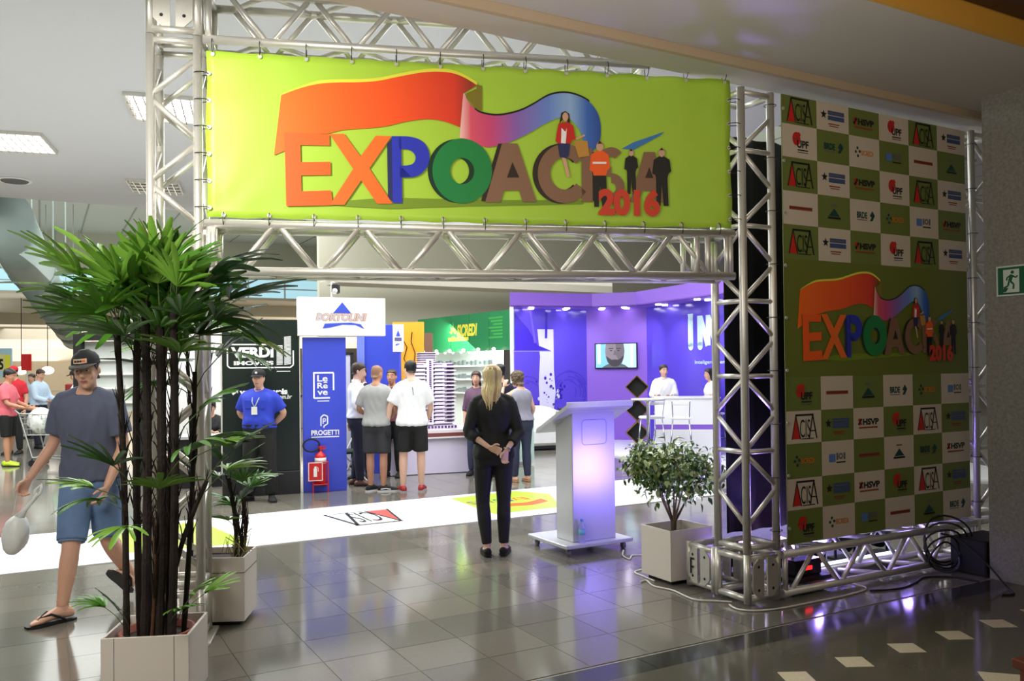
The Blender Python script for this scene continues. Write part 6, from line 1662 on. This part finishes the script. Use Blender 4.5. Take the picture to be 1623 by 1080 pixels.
person('security guard in a royal blue shirt, black cap and black trousers, hands behind the back', (-3.25, 10.86), 177, 1.68, build=1.17, belly=.05, J=dict(
    anR=(.155, -.01, .085), anL=(-.155, -.01, .085), knR=(.135, .01, .50), knL=(-.135, .01, .50), elR=(.31, -.09, 1.16), elL=(-.31, -.09, 1.16), wrR=(.10, -.19, 1.0), wrL=(-.10, -.19, .98), shR=(.20, -.01, 1.395), shL=(-.20, -.01, 1.395)),
    top=dict(m=cl_blue, hem=.03, sleeve=.75, infl=.016, sflare=.014, collar=cl_blue), bottom=dict(m=cl_black, len=2.0, infl=.024, flare=.012, waist=.10, belt=black), shoes=dict(m=cl_black), hair=dict(m=h_black, lim=(.09, .07, .02, -.03, -.06, -.07), infl=1.05), head=(4, -3, 0), feet=dict(R=-25, L=25),
    hands=dict(R=dict(d=(-1, 0, -.1), th=(0, .3, 1)), L=dict(d=(1, 0, -.1), th=(0, .3, 1))), cap=dict(m=cl_black), extras=guard_extra, sk=skin)

# woman in black
def woman_extra(t, D, hw3, FT, k, torso, limb, N, ax, shx):
    q = MB(); a = D['wrR']; d = (D['wrR'] - D['elR']).normalized(); q.tube([a - d * .02, a - d * .006], .031, 14); q.build('bracelet', mat('silver', (200, 200, 204), .2, 1), t)
    q = MB(); c0 = N + ax * -.01
    q.rings([oval(c0 + v3(0, .0, -.005), shx, v3(0, 1, .1), .082 * k, .08 * k, 20), oval(c0 + v3(0, -.002, .025), shx, v3(0, 1, .1), .066 * k, .066 * k, 20)], cap=False); q.build('blazer_collar', cl_black, t, True)
person('blonde woman in black blazer and black trousers seen from behind beside the lectern', (-.175, 7.60), 4, 1.70, fem=True, build=1.02, J=dict(
    knR=(.09, .01, .50), knL=(-.105, .01, .50), anR=(.085, .0, .09), anL=(-.07, -.03, .09), shR=(.168, -.01, 1.40), shL=(-.168, -.01, 1.40), elL=(-.235, -.06, 1.14), elR=(.235, -.05, 1.13), wrL=(-.045, -.205, 1.01), wrR=(.105, -.20, .985), Hd=(.0, .01, 1.635)),
    top=dict(m=cl_black, hem=-.10, sleeve=dict(L=1.45, R=1.62), infl=.018, flare=.012, name='blazer'), bottom=dict(m=mat('cloth_black_trousers', (20, 20, 22), .7, noise=.1), len=1.95, infl=.010, flare=.0, waist=.0), shoes=dict(m=mat('shoe_black_velvet', (12, 12, 12), .8), flat=True),
    hair=dict(m=h_blond, m2=mat('hair_blond_light', (226, 202, 156), .4, noise=.2, scale=60), lim=(.07, .06, .0, -.10, -.12, -.12), infl=1.10, long=.20, taper=.55, wide=.085), head=(-22, -3, -3), vox=.0085, feet=dict(R=-12, L=6), hands=dict(L=dict(d=(.86, -.10, -.3), th=(.0, -.2, 1), curl=40), R=dict(d=(-.22, -.10, -1), th=(-.9, -.5, 0), curl=30)), extras=woman_extra, sk=skin_l)

# man in the white shirt
def ws_extra(t, D, hw3, FT, k, torso, limb, N, ax, shx):
    q = MB(); p = D['P'] + ax * .86 + v3(.02, -.135, 0); q.tube([p, p + v3(.012, .0, -.11)], .006, 5); q.build('back_print', mat('print_slate', (110, 114, 118), .6), t)
    q = MB(); w = D['wrL']; q.box(w + v3(.01, -.05, -.11), (.03, .10, .07), bev=.006); q.build('held_phone', black, t)
person('man in a white t-shirt, black shorts and red shoes looking at the building model', (-1.375, 11.56), 2, 1.78, build=1.06, J=dict(
    anR=(.115, .02, .085), anL=(-.125, -.03, .085), knR=(.115, .02, .50), knL=(-.12, .0, .50), elL=(-.30, -.02, 1.13), wrL=(-.335, .02, .885), elR=(.25, .06, 1.13), wrR=(.20, .22, .95), N=(0, .0, 1.475), Hd=(-.02, .045, 1.63)),
    top=dict(m=cl_white, hem=-.14, sleeve=.78, infl=.026, sflare=.016, flare=.03), bottom=dict(m=cl_black, len=.92, infl=.020, flare=.02, name='shorts', waist=.0), shoes=dict(m=red_sh, sole=mat('sole_grey', (176, 170, 170), .5)), hair=dict(m=h_black, lim=(.085, .07, .02, -.02, -.055, -.06), infl=1.10), head=(24, -14, 6), feet=dict(R=-6, L=20), extras=ws_extra, sk=skin_l)
# man in grey
person('balding man in a grey t-shirt, charcoal shorts and black trainers with white stripes', (-1.865, 11.60), -8, 1.72, build=1.0, J=dict(
    anR=(.09, .0, .085), anL=(-.10, .02, .085), knR=(.095, .0, .50), knL=(-.10, .01, .50), elL=(-.27, .02, 1.14), wrL=(-.20, .20, 1.05), elR=(.25, .05, 1.14), wrR=(.17, .22, 1.05)),
    top=dict(m=cl_grey, hem=-.08, sleeve=.78, infl=.020, sflare=.016), bottom=dict(m=cl_char, len=.93, infl=.018, flare=.02, name='shorts', waist=.0), shoes=dict(m=cl_black, sole=mat('sole_white', (226, 226, 226), .5), mark=pwhite), hair=dict(m=h_buzz, lim=(.09, .07, .0, -.03, -.06, -.07), infl=1.03), head=(-12, -12, 0), feet=dict(R=-70, L=-30), sk=skin_t)
# man in white shirt and navy trousers in profile
person('dark haired man in white dress shirt and navy trousers facing right', (-2.24, 12.2), -78, 1.76, J=dict(
    anR=(.10, .03, .085), anL=(-.10, -.04, .085), elL=(-.25, -.02, 1.15), wrL=(-.16, .17, 1.05), elR=(.25, -.03, 1.15), wrR=(.12, .18, 1.03)),
    top=dict(m=cl_white, hem=.02, sleeve=1.9, infl=.016, collar=cl_white), bottom=dict(m=cl_dnavy, len=2.0, infl=.018, waist=.06, belt=black), shoes=dict(m=brown_sh), hair=dict(m=h_brown, lim=(.075, .07, .03, -.02, -.055, -.06), infl=1.12), head=(0, -10, 0), sk=skin_l)
person('man in a brown jacket facing the camera behind the man in grey', (-1.86, 13.1), 170, 1.66, top=dict(m=mat('cloth_wine', (110, 62, 70), .8), hem=-.1, sleeve=1.9, infl=.02), bottom=dict(m=cl_black, len=2, infl=.015), shoes=dict(m=cl_black), hair=dict(m=h_brown, lim=(.08, .07, .03, -.02, -.05, -.06), infl=1.08), sk=skin_t, vox=.016)
person('man in a dark suit half hidden behind the balding man', (-2.30, 12.95), 150, 1.70, top=dict(m=cl_dnavy, hem=-.1, sleeve=1.9, infl=.02, collar=cl_white), bottom=dict(m=cl_dnavy, len=2, infl=.015), shoes=dict(m=cl_black), hair=dict(m=h_brown, lim=(.08, .07, .03, -.02, -.05, -.06), infl=1.1), sk=skin, vox=.016)
# navy man behind the blonde, woman with curly hair
person('dark haired man in navy standing behind the blonde woman', (-.18, 13.0), 35, 1.72, top=dict(m=cl_dnavy, hem=-.06, sleeve=1.9, infl=.02), bottom=dict(m=cl_dnavy, len=2, infl=.015), shoes=dict(m=cl_black), hair=dict(m=h_black, lim=(.08, .07, .03, -.02, -.055, -.06), infl=1.1), head=(20, -5, 0), vox=.016)
person('woman with glasses facing the camera, half hidden by the blonde hair', (-.56, 13.2), 172, 1.62, fem=True, top=dict(m=mat('cloth_plum', (92, 66, 86), .8), hem=-.06, sleeve=1.2, infl=.016), bottom=dict(m=cl_jean, len=2, infl=.012), shoes=dict(m=cl_black), hair=dict(m=h_brown, lim=(.07, .06, .0, -.08, -.1, -.1), infl=1.12, long=.05), vox=.016)
person('woman with curly grey hair, sleeveless top and dark jeans holding a hand to the face', (.12, 12.40), 28, 1.62, fem=True, build=1.12, belly=.02, J=dict(
    shL=(-.165, .0, 1.39), elL=(-.27, .16, 1.32), wrL=(-.17, .25, 1.50), elR=(.235, .0, 1.13), wrR=(.22, .16, .98), anR=(.10, -.02, .085), anL=(-.10, .03, .085), Hd=(-.03, .05, 1.62)),
    top=dict(m=cl_strip, hem=.04, sleeve=.0, infl=.016, neck=.97), bottom=dict(m=cl_jean, len=2.0, infl=.012, waist=.12, belt=brown_sh), shoes=dict(m=tan_sh, flat=True, sole=tan_sh), hair=dict(m=h_cur, lim=(.06, .055, .0, -.08, -.10, -.105), infl=1.2, curl=.5), head=(22, -8, 0), hands=dict(L=dict(d=(.3, -.15, .9), th=(.6, -.6, 0))), sk=skin_l)
# purple stand staff, seated
sit = dict(P=(0, 0, .86), N=(0, .02, 1.385), Hd=(0, .05, 1.545), hipR=(.09, 0, .83), hipL=(-.09, 0, .83), knR=(.11, .40, .80), knL=(-.11, .40, .80), anR=(.11, .36, .40), anL=(-.11, .36, .40), shR=(.178, .01, 1.315), shL=(-.178, .01, 1.315), elR=(.24, .08, 1.07), elL=(-.24, .08, 1.07), wrR=(.14, .29, 1.06), wrL=(-.14, .29, 1.06))
def lan(t, D, hw3, FT, k, torso, limb, N, ax, shx):
    q = MB(); q.tube([N + v3(-.06, .05, 0), D['P'] + ax * .5 + v3(0, .15, 0), N + v3(.06, .05, 0)], .005, 5); q.build('lanyard', mat('lanyard_grey', ()), t)
person('salesman in a white shirt with a lanyard seated behind the white counter', (3.0, 16.75), 168, 1.74, J=sit, top=dict(m=cl_white, hem=.0, sleeve=1.9, infl=.016, collar=cl_white), bottom=dict(m=cl_dnavy, len=2, infl=.015), shoes=dict(m=cl_black), hair=dict(m=h_brown, lim=(.08, .07, .03, -.02, -.055, -.06), infl=1.13), head=(28, 0, 0), extras=lan, z=.03, sk=skin_l)
sit2 = dict(sit); sit2.update(shR=(.15, .01, 1.315), shL=(-.15, .01, 1.315), elR=(.2, .08, 1.07), elL=(-.2, .08, 1.07))
person('dark haired saleswoman in a white blouse seated at the right end of the white counter', (3.82, 16.2), 95, 1.66, fem=True, J=sit2, top=dict(m=cl_white, hem=.0, sleeve=.7, infl=.016), bottom=dict(m=cl_dnavy, len=2, infl=.012), shoes=dict(m=cl_black), hair=dict(m=h_black, lim=(.07, .06, .0, -.08, -.1, -.1), infl=1.1, long=.22, taper=.6), head=(10, 0, 0), z=.03, sk=skin)
# left background
pj = dict(elR=(.22, .08, 1.13), wrR=(.14, .33, 1.05), elL=(-.22, .08, 1.13), wrL=(-.14, .33, 1.05), anR=(.11, .04, .085), anL=(-.10, -.06, .085))
person('man in a pink t-shirt, black shorts and lime trainers pushing the cart', (-9.08, 15.22), -82, 1.74, J=pj, top=dict(m=cl_pink, hem=-.12, sleeve=.75, infl=.02, sflare=.014), bottom=dict(m=cl_black, len=.95, infl=.022, name='shorts', waist=0, flare=.01), shoes=dict(m=lime_sh, sole=black), hair=dict(m=h_black, lim=(.075, .07, .03, -.02, -.05, -.06), infl=1.15), head=(0, -18, 0), sk=skin_t, vox=.013)
person('man in a light blue shirt behind the shopping cart', (-10.4, 18.6), -100, 1.74, J=pj, top=dict(m=cl_lblue, hem=.0, sleeve=1.9, infl=.018), bottom=dict(m=cl_dnavy, len=2, infl=.015), shoes=dict(m=cl_black), hair=dict(m=h_brown, lim=(.08, .07, .03, -.02, -.05, -.06), infl=1.1), head=(0, -20, 0), vox=.016)
person('woman with long dark hair and dark cap in a white top behind the cart', (-8.75, 17.0), 110, 1.72, fem=True, J=pj, top=dict(m=cl_white, hem=.0, sleeve=.4, infl=.016), bottom=dict(m=cl_jean, len=2, infl=.012), shoes=dict(m=cl_black), hair=dict(m=h_black, lim=(.07, .06, .0, -.08, -.1, -.1), infl=1.12, long=.28, taper=.5), head=(0, -15, 0), cap=dict(m=cl_black), vox=.016)
person('woman in a grey top leaning over the front of the shopping cart', (-7.72, 16.2), 95, 1.60, fem=True, J=pj, top=dict(m=cl_grey, hem=.0, sleeve=.7, infl=.016), bottom=dict(m=mat('cloth_rose', (200, 120, 130), .8), len=2, infl=.012), shoes=dict(m=cl_black), hair=dict(m=h_black, lim=(.07, .06, .0, -.08, -.1, -.1), infl=1.1, bun=True), head=(0, -25, 0), vox=.016)
person('person in a red cap and red shirt behind the man in pink', (-10.25, 17.4), 180, 1.80, top=dict(m=mat('cloth_red', (200, 34, 50), .8), hem=0, sleeve=.7, infl=.02), bottom=dict(m=cl_black, len=2, infl=.015), shoes=dict(m=cl_black), hair=dict(m=h_black), cap=dict(m=mat('cloth_red', ())), vox=.018)
crowd = [(-11.4, 18.4, 20, 'dark haired person in black at the left edge of the picture', cl_black, h_black), (-12.2, 21.5, 160, 'person in a pale shirt by the far checkout at left', cl_lblue, h_brown), (-10.9, 23.0, 200, 'person in a dark top in the far crowd behind the light blue shirt', cl_char, h_black),
         (-9.6, 22.0, 150, 'person in a cream top in the far crowd left of the long haired woman', mat('cloth_cream', (214, 200, 176), .8), h_brown), (-8.2, 21.0, 190, 'person in a violet top in the far crowd right of the long haired woman', mat('cloth_violet', (128, 96, 130), .8), h_black), (-8.9, 24.0, 170, 'person in an orange top farthest back in the crowd', mat('cloth_orange', (206, 110, 60), .8), h_brown), (-13.6, 20.3, 10, 'person in a brown top at the left edge behind the crowd', mat('cloth_brown', (120, 84, 66), .8), h_black)]
for x, y, a, lb, m, hm in crowd:
    person(lb, (x, y), a, random.uniform(1.6, 1.76), top=dict(m=m, hem=0, sleeve=.8, infl=.02), bottom=dict(m=cl_jean, len=2, infl=.014), shoes=dict(m=cl_black), hair=dict(m=hm, infl=1.1), vox=.02, group='shoppers in the far hall')
# estate agents at the black desk
s3 = dict(P=(0, 0, .50), N=(0, .05, 1.02), Hd=(0, .10, 1.17), hipR=(.09, 0, .48), hipL=(-.09, 0, .48), knR=(.11, .42, .50), knL=(-.11, .42, .50), anR=(.11, .42, .085), anL=(-.11, .42, .085), shR=(.17, .04, .95), shL=(-.17, .04, .95), elR=(.22, .14, .76), elL=(-.22, .14, .76), wrR=(.12, .34, .78), wrL=(-.12, .34, .78))
for (x, y, a, lb) in ((-3.95, 13.15, 215, 'seated woman in black with tied hair at the agents desk'), (-4.62, 13.0, 190, 'seated person in black with dark hair behind the agents desk')):
    person(lb, (x, y), a, 1.68, fem=True, J=s3, top=dict(m=cl_black, hem=0, sleeve=1.8, infl=.016), bottom=dict(m=cl_black, len=2, infl=.012), shoes=dict(m=cl_black), hair=dict(m=h_black, lim=(.07, .06, .0, -.06, -.08, -.08), infl=1.1), head=(0, -20, 0), sk=skin, vox=.016)
    t = thing('office_chair', 'chair under the ' + lb, 'chair', (x, y, 0), rad(a))
    b = MB(); b.box((0, .02, .40), (.42, .42, .05), bev=.015); b.build('seat', black, t); b = MB(); b.box((0, -.21, .62), (.4, .04, .4), bev=.015); b.build('backrest', black, t)
    for sx in (-.18, .18):
        for sy in (-.18, .2): b = MB(); b.box((sx, sy, .19), (.03, .03, .38)); b.build('leg', alu, t)
bpy.data.scenes.remove(TMP)
